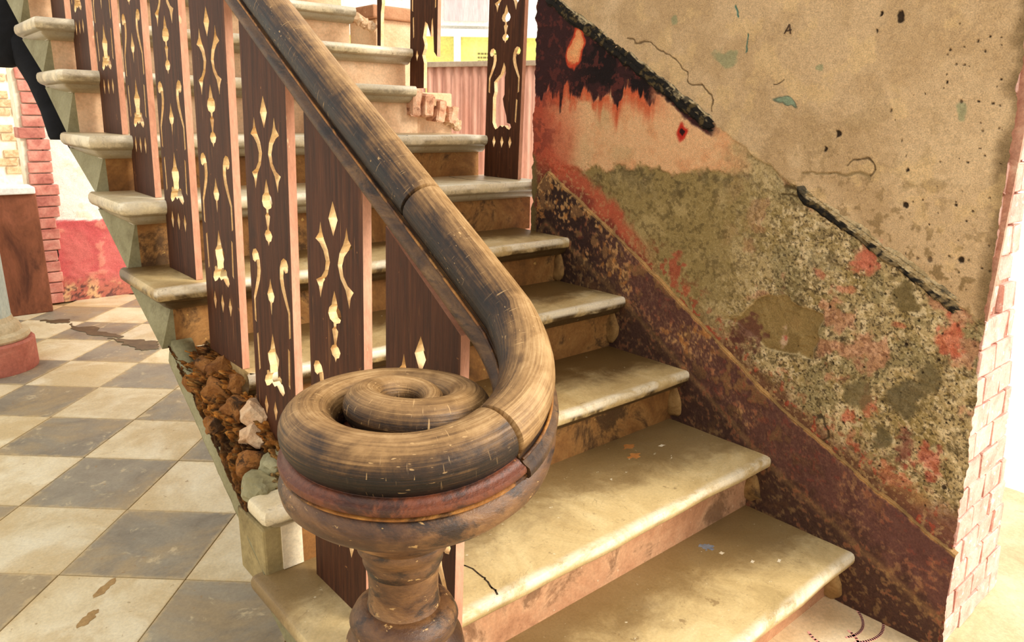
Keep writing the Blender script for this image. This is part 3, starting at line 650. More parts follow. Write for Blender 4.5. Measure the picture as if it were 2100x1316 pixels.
def rubble():
    nu, nv = 150, 64
    s = np.linspace(0, 1, nu)[:, None]*np.ones((1, nv)); t = np.linspace(0, 1, nv)[None, :]*np.ones((nu, 1))
    X, y, Z = core_pt(s, t)
    n1 = fbm(s*4, t*2, 3, 4, 61); n2 = fbm(s*6, t*3, 7, 4, 62); n3 = fbm(s*6, t*3, 20, 3, 63)
    cell = np.abs(fbm(s*5, t*2.5, 3, 2, 64)-.5)*2; cell = np.minimum(cell, np.abs(fbm(s*5, t*2.5, 3, 2, 69)-.5)*2)
    lump = (n1-.5)*.06+(n2-.5)*.034+(n3-.5)*.011-.022*sst(.14, .0, cell)
    edge = np.clip(np.minimum(np.minimum(s, 1-s)*8+.2, np.minimum(t*3, (1-t)*6)+.15), 0, 1)
    X = X-lump*edge; Z = Z+lump*edge*.6; Y = y-lump*edge*.5
    P = Paint(s.shape, (146, 88, 34)); P.mix((206, 136, 60), sst(.5, .68, n2)*.9); P.mix((52, 30, 14), sst(.50, .34, n1)*.85); P.mix((20, 13, 9), sst(.22, .02, cell)*.5)  # crevices between the lumps get shade painted into the colour
    P.mix((224, 178, 106), sst(.58, .66, n3)*.6); P.mix((124, 110, 72), sst(.75, 1, s)*sst(.45, .6, n1)*.7); P.mix((44, 30, 18), sst(.62, .72, n3)*.8); P.mix((60, 40, 22), sst(.35, .0, t)*.6)
    link('rubble_core', grid_mesh('rubble_core', np.stack([X, Y, Z], -1), P.c), M['rubble'], stair)
rubble()
def chunk(name, c, s, mat, seed, rot=0, parent=None, flat=.35):
    bm = bmesh.new(); bmesh.ops.create_icosphere(bm, subdivisions=3, radius=1)
    o = Vector((seed*1.7, seed*2.3, seed*.9))
    for v in bm.verts:
        n = mnoise.noise(v.co*1.6+o)+.35*mnoise.noise(v.co*4.5+o); v.co = Vector((math.copysign(abs(v.co.x)**.6, v.co.x), math.copysign(abs(v.co.y)**.6, v.co.y), math.copysign(abs(v.co.z)**.6, v.co.z)))*(1+.5*n*flat*2)
        v.co = Vector((v.co.x*s[0], v.co.y*s[1], v.co.z*s[2]))
    ob = link(name, from_bm(name, bm), mat, parent or stair, c); ob.rotation_euler = (rot, rot*.6, rot*1.7); return ob
for k, (ss, tt, sz, m) in enumerate([(.20, .55, (.022, .042, .026), 'brick'), (.27, .30, (.02, .040, .024), 'brick'), (.30, .75, (.022, .036, .03), 'brick'), (.40, .50, (.024, .042, .030), 'brick'),
                               (.44, .85, (.022, .04, .030), 'brick'), (.50, .30, (.02, .034, .026), 'brick'), (.54, .62, (.022, .036, .03), 'brick'), (.64, .80, (.03, .045, .036), 'pale_chunk'), (.70, .60, (.024, .034, .03), 'pale_chunk'),
                               (.78, .45, (.024, .032, .038), 'brick'), (.86, .66, (.026, .03, .034), 'spandrel'), (.90, .35, (.022, .03, .034), 'brick'), (.55, .97, (.018, .028, .014), 'white_plaster'), (.40, .99, (.016, .022, .012), 'white_plaster'), (.12, .95, (.016, .034, .010), 'pale_chunk')]):
    X_, y_, Z_ = core_pt(np.array(ss), np.array(tt))
    chunk('brick' if m == 'brick' else 'stone', (float(X_)+.010, float(y_), float(Z_)-.012), sz, M[m], k+1, k*.5)
chunk('stone', (.04, SY(3)+.125, SZ(3)-.005), (.035, .04, .03), M['spandrel'], 40, .2)
# broken end of the eighth step: bricks on edge in the gap
for k in range(4):
    x = W-.130+k*.060
    bm = bmesh.new(); box_bm(bm, (-.024, -.05, -.055+.012*(k % 2)), (.024, .06, .055-.010*k), .009)
    r = random.Random(k+70)
    for v in bm.verts: v.co += Vector([r.uniform(-.006, .006) for _ in range(3)])
    o = link('brick', from_bm('brick', bm), M['broken_brick'], stair, (x, SY(8)+OV+.005-.006*k, SZ(8)-.062-.012*k)); o.rotation_euler = (.1, .06*k, .05*k)
for k in range(9):
    chunk('stone', (W-.05+.02*k % .17, SY(8)+OV+rnd.uniform(-.03, .02), SZ(8)-.06-.012*k), (.022, .02, .02), M['pale_chunk'], 80+k, k)
box('step_end', (W-.10, SY(8)+OV+.02, SZ(6)+.16), (W+.10, SY(9)+OV, SZ(8)-.02), M['riser_top'], stair, .006)
# broken corner on the tenth step
for k in range(5):
    chunk('stone', (W-.09+.025*k, SY(10)+.05, SZ(10)-.035-.01*k), (.022, .022, .02), M['pale_chunk'], 120+k, k)

M['blue_paint'] = mottle('blue_paint', [(.3, (110, 116, 130)), (.7, (150, 150, 150))], 30)
M['orange_stain'] = mottle('orange_stain', [(.3, (186, 112, 48)), (.7, (206, 146, 80))], 30)
M['crack'] = mottle('crack_dirt', [(.3, (46, 34, 20)), (.7, (74, 54, 32))], 30)
def tcrack(i, pts, w=.004):
    r = random.Random(i); out = []
    for a, b in zip(pts[:-1], pts[1:]):
        for k in range(5):
            t = k/5; out.append((a[0]+(b[0]-a[0])*t+r.uniform(-.005, .005), a[1]+(b[1]-a[1])*t+r.uniform(-.005, .005)))
    pts = out+[pts[-1]]
    strokes('crack', [pts], SZ(i)-.0007, w, M['crack'], stair)
tcrack(2, [(.345, .80), (.36, .70), (.378, .62), (.366, .575), (.360, SY(2)+.012)])
tcrack(7, [(1.05, 2.2), (1.03, 2.05), (1.06, SY(7)+.012)], .006)
tcrack(6, [(1.28, 1.98), (1.27, 1.85), (1.30, SY(6)+.012)], .004)
for i_, a_, b_ in ((1, (1.15, .42), (1.165, .415)), (1, (1.21, .375), (1.228, .372)), (1, (1.12, .50), (1.135, .49)), (2, (1.21, .80), (1.235, .79)), (2, (1.17, .72), (1.195, .735))):
    blob('paint_flake', [a_, ((a_[0]+b_[0])/2+.006, (a_[1]+b_[1])/2+.007), b_, ((a_[0]+b_[0])/2-.004, (a_[1]+b_[1])/2-.006)], SZ(i_)-.0006, .0012, M['white_plaster'], stair, .15, 3, 5)
blob('paint_stain', [(1.11, .56), (1.14, .545), (1.13, .52), (1.10, .53)], SZ(1)-.0006, .0010, M['blue_paint'], stair, .3, 5, 3)
for k, (x, y) in enumerate([(1.135, .852), (1.10, .80)]):
    blob('paint_stain', [(x-.03, y), (x, y+.02), (x+.03, y), (x, y-.015)], SZ(2)-.0006, .0010, M['orange_stain'], stair, .2, 4, k)
# ------------------------------------------------------------------ handrail with volute
CX, CY, CZ = -.03, .29, .9265
OFF = .853; SL = R_/G_; RX = .14
TH = [0, .5, 1, 1.5, 2, 2.5, 3, 3.5, 4, 4.5]; RR = [.177, .147, .121, .104, .090, .074, .058, .046, .036, .030]; RT = [.037, .037, .036, .035, .034, .032, .027, .022, .0175, .0125]
path = []                                        # (point, tube radius)
y = 3.05
while y > CY+.03:
    path.append((Vector((RX+.007*float(sst(.8, .3, np.array(y))), y, OFF+SL*y)), .037)); y -= .03
za, zc = OFF+SL*CY, CZ
s_acc, prev = 0.0, None
RISE = []
Lz = 2*(za-zc)/SL
ang = np.arange(0, 4.45*math.pi, .07)
for a in ang:
    r = float(np.interp(a/math.pi, TH, RR)); t = float(np.interp(a/math.pi, TH, RT))
    p = Vector((CX+r*math.cos(a), CY-r*math.sin(a), 0))
    if prev is not None: s_acc += (p-prev).length
    prev = p.copy()
    RISE.append((za-zc)*max(0, 1-s_acc/Lz)**2)
    p.z = zc+(za-zc)*max(0, 1-s_acc/Lz)**2 + .030*float(sst(1.7, 3.0, np.array(a/math.pi)))
    sh = float(sst(1.6, 3.0, np.array(a/math.pi))); p.x += .007*sh; p.y -= .005*sh
    path.append((p, t))
def sweep(name, pth, prof, mat, parent, joints=(), wear_sheen_fn=None, close=True):
    n = len(prof); loops = []; us = []; u = 0
    for i, (p, t) in enumerate(pth):
        a = pth[max(i-1, 0)][0]; b = pth[min(i+1, len(pth)-1)][0]; T = (b-a).normalized()
        S = Vector((0, 0, 1)).cross(T).normalized(); N = T.cross(S)
        if i: u += (p-pth[i-1][0]).length
        k = t/.037*joints.get(i, 1.0) if joints else t/.037
        loops.append([p+S*(x*k)+N*(z*k) for x, z in prof]); us.append(u)
    v = [q for l in loops for q in l]; f = []
    for i in range(len(loops)-1):
        for j in range(n): f.append((i*n+j, i*n+(j+1) % n, (i+1)*n+(j+1) % n, (i+1)*n+j))
    f.append(tuple(range(n))[::-1]); f.append(tuple((len(loops)-1)*n+j for j in range(n)))
    me = mesh(name, v, f)
    uv = me.uv_layers.new(name='UVMap')
    for poly in me.polygons:
        for li in poly.loop_indices:
            vi = me.loops[li].vertex_index; j = vi % n
            vj = j/n
            if j == 0 and any((me.loops[k].vertex_index % n) == n-1 for k in poly.loop_indices) and len(poly.loop_indices) == 4: vj = 1.0
            uv.data[li].uv = (us[vi//n], vj*.28)
    if wear_sheen_fn:
        at = me.attributes.new('wear_sheen', 'FLOAT', 'POINT')
        at.data.foreach_set('value', [float(wear_sheen_fn(i, prof[j], us[i])) for i in range(len(loops)) for j in range(n)])
    o = link(name, me, mat, parent, (0, 0, 0), True); autosmooth(o, 50); return o
rail = empty('handrail', (RX, 1.5, OFF+SL*1.5), label='thick worn wooden handrail ending in a carved spiral above the newel post', cat='handrail')
round_prof = [(.037*math.cos(t), .037*math.sin(t)+.0185) for t in [2*math.pi*k/28 for k in range(28)]]
def wear_sheen(i, q, u):
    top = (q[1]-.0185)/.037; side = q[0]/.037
    return min(1, max(0, (.40+.32*max(top, -.3)+.36*side) if STRAIGHT else (.24+.52*max(top, -.4)-.06*side)))  # hand wear on top, plus sky light and right-side sheen painted in
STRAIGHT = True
jy = .505
j1 = min(range(len(path)), key=lambda i: (path[i][0]-Vector((RX, jy, OFF+SL*jy))).length)
# the crack across the volute
nst = len(path)-len(ang)
j2 = nst+int(1.28/.07)
def closed_ends(seg):
    """pinch both ends slightly so the joint reads as a groove"""
    k = {0: .86, len(seg)-1: .86}; return k
def densify(seg):
    out = list(seg)
    a, b = out[0], out[1]; d = (b[0]-a[0]).normalized(); out.insert(1, (a[0]+d*.0035, a[1]))
    a, b = out[-1], out[-2]; d = (b[0]-a[0]).normalized(); out.insert(len(out)-1, (a[0]+d*.0035, a[1])); return out
segs = [('rail_section', path[:j1+1]), ('rail_section', path[j1:j2+1]), ('volute', path[j2:])]
ofs = 0
RAILPARTS = []
for nm, sg in segs:
    STRAIGHT = nm != 'volute'; sg = densify(sg); o = sweep(nm, sg, round_prof, M['rail'], None, closed_ends(sg), wear_sheen); RAILPARTS.append(o)
# groove and plate below the round
under = [(-.028, -.004), (-.028, -.009), (-.033, -.011), (-.034, -.014), (-.037, -.017), (-.042, -.020), (-.043, -.026), (-.042, -.032), (-.038, -.036), (.038, -.036), (.042, -.032), (.043, -.026), (.042, -.020), (.037, -.017), (.034, -.014), (.033, -.011), (.028, -.009), (.028, -.004)]
under2 = [(x*.93, z*.72-.002) for x, z in under]
RAILPARTS.append(sweep('rail_underside', path[:j2+1], under, M['rail_plate'], None))
for sx in (-1, 1):
    RAILPARTS.append(sweep('bead', path[:j2+1], [(sx*.0335+.0022*math.cos(t), -.0085+.0022*math.sin(t)) for t in [k*math.pi/4 for k in range(8)]], M['bead'], None))
RAILPARTS.append(sweep('volute_underside', path[j2:nst+int(1.80*math.pi/.07)], under2, M['newel_band'], None))
for o in RAILPARTS:
    o.parent = rail; o.matrix_parent_inverse = Matrix.Translation(-Vector(rail.location))
# dark eye of the spiral
pe_ = path[-1][0]
o = lathe('volute_eye', [(.050, -.070), (.050, -.024), (.034, -.018), (.021, -.022), (.018, -.060), (.0, -.062)], M['rail_plate'], None, (CX+.007, CY-.005, CZ+.044), 32); o.parent = rail; o.matrix_parent_inverse = Matrix.Translation(-Vector(rail.location))

# ------------------------------------------------------------------ newel post
newel = empty('newel_post', (CX, CY, SZ(1)), label='turned dark wooden newel post under the spiral end of the handrail', cat='newel post')
NQ = 120
def outline(off):
    pts = []
    for k in range(NQ):
        a = 2*math.pi*k/NQ
        r = float(np.interp(a/math.pi, TH, RR))+float(np.interp(a/math.pi, TH, RT))
        w = float(sst(.06*math.pi, .17*math.pi, np.array(a))); r = .112*(1-w)+r*w      # the cap begins once the rail has swung past
        pts.append((math.cos(a), -math.sin(a), r+off))
    return pts
def lay(rows):
    out = []
    for o, z, k in rows:
        L = []
        for q, (c, s, r) in enumerate(outline(o)):
            a = 2*math.pi*q/NQ; rise = float(np.interp(a, ang, RISE))*float(sst(.08*math.pi, .18*math.pi, np.array(a)))
            L.append((CX+c*r, CY+s*r, z+rise*.9))
        out.append(L)
    return out
def np_part(name, loops, mat):
    o = rings(name, loops, mat, None, True, (0, 0, 0), True); autosmooth(o, 45); o.parent = newel; o.matrix_parent_inverse = Matrix.Translation(-Vector(newel.location)); return o
np_part('cap_groove', lay([(-.05, .930, 0), (-.03, .922, 0), (-.020, .912, 0), (-.015, .904, 0), (-.007, .900, 0), (-.005, .896, 0), (-.010, .892, 0), (-.03, .888, 0)]), M['newel_band'])
np_part('cap_torus', lay([(-.03, .897, 0), (-.010, .895, 0), (-.001, .889, 0), (.004, .875, 0), (.001, .861, 0), (-.010, .850, 0), (-.028, .843, 0), (-.045, .840, 0)]), M['newel'])
np_part('cap_bead', lay([(-.012, .892, 0), (-.003, .893, 0), (-.0005, .895, 0), (-.0005, .897, 0), (-.003, .899, 0), (-.012, .900, 0)]), M['bead'])
def post_part(name, prof, mat):
    o = lathe(name, prof, mat, None, (CX, CY, 0), 56); o.parent = newel; o.matrix_parent_inverse = Matrix.Translation(-Vector(newel.location)); return o
post_part('neck', [(.120, .856), (.119, .846), (.113, .840), (.111, .832), (.106, .828), (.100, .814), (.090, .803), (.084, .797), (.082, .792), (.075, .788), (.068, .781), (.062, .775), (.063, .768), (.062, .762), (.057, .757), (.054, .746), (.055, .741), (.053, .736), (.050, .728)], M['newel'])
post_part('shaft', [(.050, .730), (.0485, .715), (.048, .69), (.050, .672), (.052, .668)], M['newel'])
post_part('base', [(.052, .670), (.060, .668), (.070, .660), (.076, .648), (.074, .636), (.066, .630), (.070, .622), (.082, .612), (.086, .590), (.086, .24), (.098, .23), (.100, SZ(1)+.001)], M['newel'])

# ------------------------------------------------------------------ fretwork balusters
K = 1.07
def S2(pts): return [(x*K, z*K) for x, z in pts]
def mir(pts): return [(-x, z) for x, z in pts][::-1]
half = lambda pts: S2(pts+[(-x, z) for x, z in pts[::-1] if x > .0005])
HOLES = []
HOLES.append(S2([(0, .761), (.016, .731), (0, .702), (-.016, .731)]))
xr_ = S2([(.046, .722), (.052, .702), (.066, .690), (.051, .684), (.037, .672), (.029, .655), (.033, .638), (.047, .624), (.067, .616), (.057, .605), (.052, .585), (.045, .603), (.040, .615), (.023, .632), (.014, .655), (.021, .676), (.034, .692), (.041, .705)])
HOLES += [xr_, mir(xr_)]
HOLES.append(half([(0, .607), (.007, .592), (.011, .580), (.020, .574), (.024, .563), (.018, .553), (.005, .549), (.004, .541), (.011, .536), (.004, .513), (.0045, .509), (.012, .506), (.018, .498), (.012, .488), (.004, .485), (0, .477)]))
hk = S2([(.066, .463), (.079, .460), (.086, .449), (.082, .437), (.072, .434), (.065, .440), (.062, .425), (.065, .408), (.077, .380), (.087, .360), (.087, .309), (.079, .305), (.079, .356), (.068, .373), (.052, .400), (.046, .420), (.048, .442), (.055, .456)])
HOLES += [hk, mir(hk)]
HOLES.append(half([(0, .412), (.006, .395), (.017, .378), (.011, .366), (.004, .362), (.003, .350), (0, .336)]))
sl = S2([(.072, .284), (.080, .280), (.076, .200), (.069, .206)]); HOLES += [sl, mir(sl)]
HOLES.append(half([(0, .298), (.008, .276), (.013, .262), (.027, .250), (.025, .238), (.019, .226), (.019, .208), (.026, .214), (.036, .210), (.036, .202), (.044, .196), (.049, .184), (.040, .175), (.026, .180), (.012, .190), (0, .184)]))
for cx in (-.046, 0, .046): HOLES.append(S2([(cx, .152), (cx+.009, .131), (cx, .109), (cx-.009, .131)]))
LEAN = .028
def baluster_mesh(name, outline_, holes, th=.017):
    cu = bpy.data.curves.new(name, 'CURVE'); cu.dimensions = '2D'; cu.fill_mode = 'BOTH'; cu.extrude = th/2
    for pts in [outline_]+holes:
        sp = cu.splines.new('POLY'); sp.points.add(len(pts)-1); sp.use_cyclic_u = True
        for k, (x, z) in enumerate(pts): sp.points[k].co = (x, z, 0, 1)
    ob = bpy.data.objects.new('tmp', cu); COL.objects.link(ob)
    me = bpy.data.meshes.new_from_object(ob.evaluated_get(bpy.context.evaluated_depsgraph_get()))
    bpy.data.objects.remove(ob); bpy.data.curves.remove(cu)
    for v in me.vertices:
        s, h, d = v.co; v.co = (-d+th/2+LEAN*h, -s, h)
    me.materials.clear(); me.materials.append(M['dark_wood']); me.materials.append(M['wood_edge']); me.materials.append(M['cut_edge'])
    me.update()
    for p in me.polygons: p.material_index = 0 if abs(p.normal.x) > .7 else 2 if (abs(p.center.y) < HWI-.004 and .03 < p.center.z < top_z(HWI)-.02) else 1; p.use_smooth = False
    me.name = name; return me
HWI = .106
def top_z(s): return .7815+SL*.19-SL*s+.004
full = [(-HWI, 0), (HWI, 0), (HWI, top_z(HWI)), (-HWI, top_z(-HWI))]
bal_me = baluster_mesh('baluster', full, HOLES)
foot3 = [(-HWI, 0.012), (-.09, .0), (.02, .012), (.06, -.002), (HWI, .006), (HWI, top_z(HWI)), (-HWI, top_z(-HWI))]
ordn = ['first', 'second', 'third', 'fourth', 'fifth', 'sixth', 'seventh', 'eighth', 'ninth', 'tenth', 'eleventh', 'twelfth']
LBL = {1: 'dark fretwork baluster board standing hidden behind the newel post on the lowest step',
       2: 'dark fretwork baluster board directly behind the handrail spiral, foot on the second step',
       3: 'dark fretwork baluster board on the third step beside the pale plaster chunk',
       4: 'dark fretwork baluster board whose foot hangs over the crumbling brick core',
       5: 'dark fretwork baluster board on the fifth step, just above the crumbled corner'}
for i in range(1, 10):
    o = bpy.data.objects.new('baluster', bal_me); COL.objects.link(o)
    o.location = (.10, i*G_+.19, SZ(i)+.001); o.rotation_euler = (0, 0, rnd.uniform(-.012, .012))
    tag(o, LBL.get(i, 'dark fretwork baluster board on the left side of the %s step' % ordn[i-1]), 'baluster', 'fretwork balusters on the left side')
# right side, beyond the end of the wall
TOPR = [(HWI, top_z(HWI)), (-HWI, top_z(-HWI))]
hole6 = [h for k, h in enumerate(HOLES)]
def drop(*ks): return [h for k, h in enumerate(HOLES) if k not in ks]
# one with a large piece broken out of its lower panel
brk = S2([(-.003, .412), (.006, .395), (.010, .375), (.004, .36), (.006, .30), (-.003, .285), (.004, .26), (.020, .225), (.026, .20), (.044, .196), (.049, .184), (.040, .175), (.026, .180), (.012, .190), (0, .184), (-.012, .190), (-.026, .180), (-.040, .175), (-.049, .184), (-.058, .2), (-.060, .29), (-.052, .31), (-.056, .345), (-.02, .372), (-.012, .39)])
b6 = baluster_mesh('baluster', full, [h for k, h in enumerate(HOLES) if k not in (6, 9, 7, 8)]+[sl, brk])
b6.name = 'baluster_broken_panel'
o = bpy.data.objects.new('baluster', b6); COL.objects.link(o); o.location = (W+.002, 6*G_+.18, SZ(6)+.001)
tag(o, 'dark fretwork baluster board with a hole broken through it beside the wall end', 'baluster', 'fretwork balusters beyond the wall end')
out8 = [(-HWI, 0), (.006, 0), (.006, .10*K), (-.008, .131*K), (.006, .155*K), (.010, .17*K), (-.004, .20*K), (.012, .26*K), (.03, .25*K), (.047, .22*K), (.055, .20*K), (.062, .26*K), (.07, .27*K), (.082, .14*K), (HWI, .12*K)]+TOPR
b8 = baluster_mesh('baluster', out8, [h for k, h in enumerate(HOLES) if k not in (7, 9, 11, 12, 6)]); b8.name = 'baluster_broken_foot'
o = bpy.data.objects.new('baluster', b8); COL.objects.link(o); o.location = (W+.015, 8*G_+.19, SZ(8)+.001)
tag(o, 'dark fretwork baluster board split lengthwise and broken at the foot, above exposed bricks', 'baluster', 'fretwork balusters beyond the wall end')
out9 = [(-HWI, 0), (-.075, 0), (-.072, .16*K), (-.062, .20*K), (-.07, .26*K), (-.05, .40*K), (-.03, .30*K), (-.012, .31*K), (.02, .36*K), (.05, .30*K), (.085, .20*K), (HWI, .22*K)]+TOPR
b9 = baluster_mesh('baluster', out9, HOLES[:4]); b9.name = 'baluster_broken_strip'
o = bpy.data.objects.new('baluster', b9); COL.objects.link(o); o.location = (W+.015, 9*G_+.19, SZ(9)+.001)
tag(o, 'dark broken baluster board with only a narrow strip left of its foot', 'baluster', 'fretwork balusters beyond the wall end')

# ------------------------------------------------------------------ left background
def soft_box(name, a, b, mat, parent=None): return box(name, a, b, mat, parent, .006)
RX_ = Vector((math.cos(yaw), -math.sin(yaw), 0))
col = empty('column', (-.165, 4.08, 0), kind='structure')
o = lathe('drum', [(.215, 0), (.218, .01), (.216, .15), (.206, .16)], M['column_red'], col, (0, 0, 0), 40)
o = lathe('base', [(.19, .16), (.20, .175), (.195, .195), (.165, .205), (.160, .225), (.150, .245), (.135, .255), (.128, .28)], M['column_stone'], col, (0, 0, 0), 40)
o = lathe('shaft', [(.126, .28), (.122, .6), (.108, 2.6), (.106, 3.4)], M['column_blue'], col, (0, 0, 0), 40)

wb = empty('wall_back', kind='structure')
YB = 5.44
def back_panel():
    nx, nz = 150, 260
    x = np.linspace(.50, 1.7, nx)[:, None]*np.ones((1, nz)); z = np.linspace(0, 2.6, nz)[None, :]*np.ones((nx, 1))
    n1 = fbm(x, z, 4, 5, 81); n2 = fbm(x, z, 14, 5, 82); n3 = fbm(x, z, 50, 3, 83)
    xl = .42+(fbm(z*0+1, z, 9, 4, 84)-.5)*.06; X = xl+(1.7-xl)*(x-.50)/1.2
    P = Paint(x.shape, (240, 234, 222)); P.mix((250, 214, 180), sst(.58, .7, n2)*.5); P.mix((200, 196, 188), sst(.6, .7, fbm(x, z, 9, 5, 85))*.5)
    red = sst(.575, .560, z+(n2-.5)*.05)
    P.mix((196, 88, 88), red); P.mix((210, 118, 110), red*sst(.5, .7, n1)*.7); P.mix((228, 150, 128), red*sst(.62, .7, n2)*.7)
    low = sst(.22, .08, z+(n1-.5)*.18)*red
    P.mix((176, 112, 88), low*.7); P.mix((222, 178, 130), low*sst(.5, .6, n2)*.9); P.mix((96, 66, 62), low*sst(.55, .64, n3)*sst(.9, .7, X)*.9)
    link('panel', grid_mesh('panel', np.stack([X, YB-(n2-.5)*.02-.01*red, z], -1), P.c), M['wall'], wb)
    box('backing', (.44, YB+.02, 0), (1.7, YB+.3, 2.6), M['far_plaster'], wb)
back_panel()
# brick jamb of the opening
for k in range(26):
    r = random.Random(k); w = .11+r.uniform(-.012, .012); x1 = .40+r.uniform(.03, .06)-.004*max(0, 8-k)
    o = box('brick', (x1-w-.03+.0015*k, YB-.03, k*.075+.003), (x1+.0015*k+(.03 if k in (9, 10) else 0), YB+.16, k*.075+.071), M['jamb_brick'], wb, .006)
box('mortar', (.31, YB+.0, 0), (.425, YB+.15, 1.95), M['far_plaster'], wb)
lowwall = empty('low_wall', (.1, 5.2, 0), label='low red-brown wall with white coping standing behind the blue column', cat='wall')
box('wall_body', (-.6, -.02, 0), (.215, .16, .79), M['plinth_brown'], lowwall, .008)
box('coping', (-.62, -.05, .79), (.21, .18, .835), M['white_cap'], lowwall, .008)
# bright yard seen through the opening
fy = empty('wall_yard', kind='structure')
box('wall_body', (-3.0, 8.0, -.1), (1.6, 8.3, 2.6), M['far_plaster'], fy)
yb_bm = bmesh.new(); box_bm(yb_bm, (-.11, -.02, -.033), (.11, .03, .033), .006); ybm = from_bm('yard_brick', yb_bm); ybm.materials.append(M['pale_chunk'])
for k in range(16):
    for j in range(7):
        if rnd.random() < .35: continue
        o = bpy.data.objects.new('brick', ybm); COL.objects.link(o); o.parent = fy
        o.location = (.05+j*.235+(.117 if k % 2 else 0)-.6, 8.0, .75+k*.076)
shrub = empty('shrub', (.02, 7.6, -.12), label='small sunlit green shrub against the bright yard wall', cat='shrub')
bm = bmesh.new()
for k in range(160):
    a = rnd.uniform(0, 6.28); rr = rnd.uniform(0, .16); z = rnd.uniform(.9, 1.35); p = Vector((rr*math.cos(a), rr*math.sin(a), z))
    d = Vector((rnd.uniform(-1, 1), rnd.uniform(-1, 1), rnd.uniform(-.2, 1))).normalized()*.07; w = d.cross(Vector((.3, .2, .9))).normalized()*.022
    bm.faces.new([bm.verts.new(p), bm.verts.new(p+d*.5+w), bm.verts.new(p+d), bm.verts.new(p+d*.5-w)])
lf = link('leaves', from_bm('leaves', bm), M['leaf'], shrub); lf['kind'] = 'stuff'
rings('stem', [[(.02*math.cos(t), .02*math.sin(t), z) for t in [i*math.pi/3 for i in range(6)]] for z in (0, 1.2)], M['plinth_brown'], shrub)

# black trousers hung up under the flight
trs = empty('trousers', (.05, 3.75, 1.6), label='black trousers hanging by the waist beside the stair edge, one leg dangling', cat='trousers')
def tube(name, pts, mat, parent, n=20):
    loops = []
    fx = Vector((math.cos(yaw), -math.sin(yaw), 0)); fy_ = Vector((math.sin(yaw), math.cos(yaw), 0))
    for (p, a, b) in pts:
        p = Vector(p); L = []
        for k in range(n):
            t = 2*math.pi*k/n; w = 1+.10*mnoise.noise(Vector((math.cos(t)*1.5, math.sin(t)*1.5, p.z*9)))
            L.append(p+fx*(a*w*math.cos(t))+fy_*(b*w*math.sin(t)))
        loops.append(L)
    o = rings(name, [[tuple(q) for q in l] for l in loops], mat, None, True, (0, 0, 0), True)
    o.parent = parent; o.matrix_parent_inverse = Matrix.Translation(-Vector(parent.location)); return o
tube('seat', [((.035, 3.84, 1.80), .16, .06), ((.04, 3.83, 1.76), .155, .07), ((.045, 3.81, 1.66), .14, .075), ((.05, 3.79, 1.57), .12, .07), ((.06, 3.77, 1.515), .085, .05), ((.065, 3.765, 1.50), .03, .02)], M['black'], trs)
tube('leg', [((.12, 3.77, 1.66), .075, .06), ((.15, 3.70, 1.54), .068, .05), ((.178, 3.64, 1.43), .058, .045), ((.195, 3.58, 1.31), .050, .04), ((.20, 3.54, 1.20), .045, .036), ((.20, 3.535, 1.185), .040, .03)], M['black'], trs)
tube('leg', [((.15, 3.84, 1.62), .07, .05), ((.19, 3.75, 1.48), .06, .045), ((.23, 3.63, 1.32), .05, .04), ((.262, 3.535, 1.18), .045, .036), ((.285, 3.475, 1.09), .040, .032), ((.29, 3.47, 1.075), .036, .028)], M['black'], trs)
tube('hanging_loop', [((.035, 3.84, 1.795), .012, .008), ((.035, 3.84, 2.2), .006, .006), ((.035, 3.84, 3.2), .006, .006)], M['black'], trs, 8)

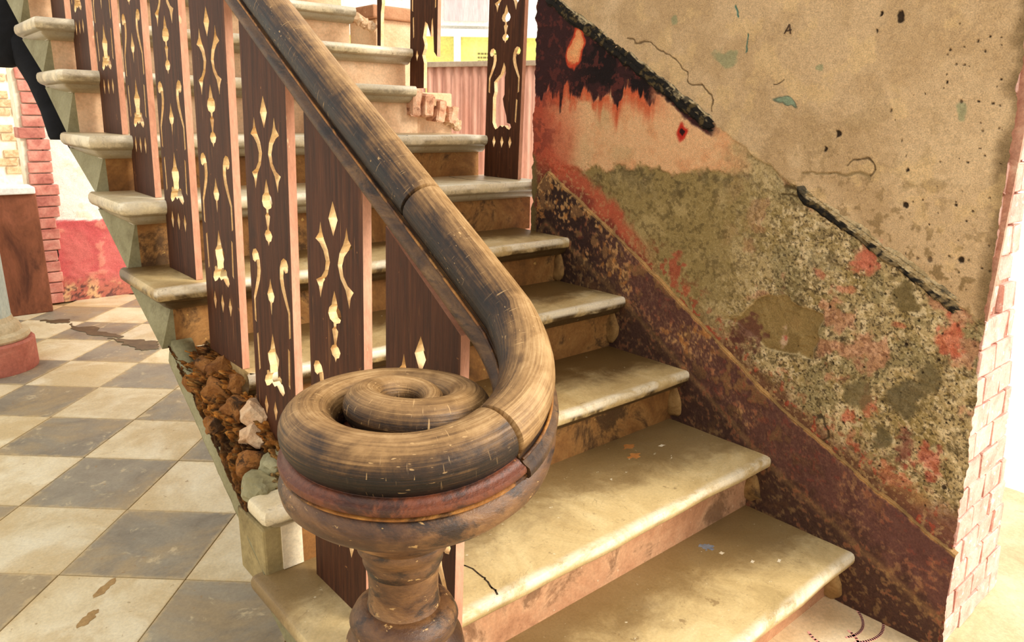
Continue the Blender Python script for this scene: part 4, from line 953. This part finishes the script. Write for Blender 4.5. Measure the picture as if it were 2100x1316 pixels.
# ------------------------------------------------------------------ yard beyond the stair head
fence = empty('corrugated_fence', (3.45, 4.45, 0), label='pinkish corrugated sheet fence beyond the stair head', cat='fence')
def sheet(x0, x1, zt):
    nx = int((x1-x0)/.0125); me_v = []; me_f = []
    for k in range(nx+1):
        x = x0+(x1-x0)*k/nx; yy = .012*math.sin(2*math.pi*x/.075)
        for zz in (-.12, zt): me_v += [(x, yy, zz), (x, yy+.003, zz)]
    for k in range(nx):
        a = k*4; b = a+4
        me_f += [(a, b, b+2, a+2), (a+1, a+3, b+3, b+1), (a+2, b+2, b+3, a+3), (a, a+1, b+1, b)]
    bm = bmesh.new(); me = mesh('s', me_v, me_f); bm.from_mesh(me); bpy.data.meshes.remove(me)
    return link('sheet', from_bm('sheet', bm), M['sheet'], fence, (0, 0, 0), True)
for k in range(6): sheet(-1.6+k*.55, -1.6+k*.55+.54, 1.70+.015*k)
bm = bmesh.new(); box_bm(bm, (-1.62, -.03, 1.685), (1.75, .04, 1.725), .006); o = link('capping', from_bm('capping', bm), M['sheet_edge'], fence); o.rotation_euler = (0, -.024, 0); o.location = (0, 0, .03)
fence.rotation_euler = (0, 0, -.86)
yl = empty('yellow_building', (6.2, 7.9, 0), label='yellow building with a white framed window and pink curtain beyond the fence', cat='building')
yl.rotation_euler = (0, 0, -.74)
box('wall_body', (-4, 0, -.12), (4, .3, 2.36), M['yellow'], yl)
box('wall_band', (-4, -.05, 2.36), (4, .3, 2.46), M['white_paint'], yl, .006)
box('upper_wall', (-4, .05, 2.46), (4, .3, 5), M['white_paint'], yl)
fr = box('window_frame', (-.62, -.02, 2.50), (.10, .06, 4.0), M['white_paint'], yl, .006)
box('curtain', (-.56, -.035, 2.56), (.04, -.015, 3.94), M['curtain'], fr)
for x in (-.42, 1.0): box('post', (x, -.12, -.12), (x+.09, -.02, 2.36), M['white_paint'], yl, .006)
box('ledge', (-.42, -.12, 1.83), (1.09, -.02, 1.90), M['white_paint'], yl, .006)
bm = bmesh.new()
for k, (w, z) in enumerate([(.30, 2.14), (.30, 2.09), (.26, 2.04), (.24, 1.99)]):
    x = -.10
    while x < -.10+w:
        d = rnd.uniform(.02, .05); box_bm(bm, (x, -.004, z), (x+d, .002, z+.022)); x += d+.012
tag(link('wall_notice', from_bm('wall_notice', bm), M['ink'], yl), kind='stuff')
# plastered pedestal at the turn of the stair
ped = empty('stair_pedestal', (1.62, 3.02, 0), label='pink plastered pedestal at the upper right turn of the stair', cat='pedestal')
box('pedestal_body', (-.10, -.10, -.12), (.16, .16, 1.78), M['riser_top'], ped, .006)
box('pedestal_cap', (-.13, -.13, 1.78), (.19, .19, 1.84), M['riser_low'], ped, .008)
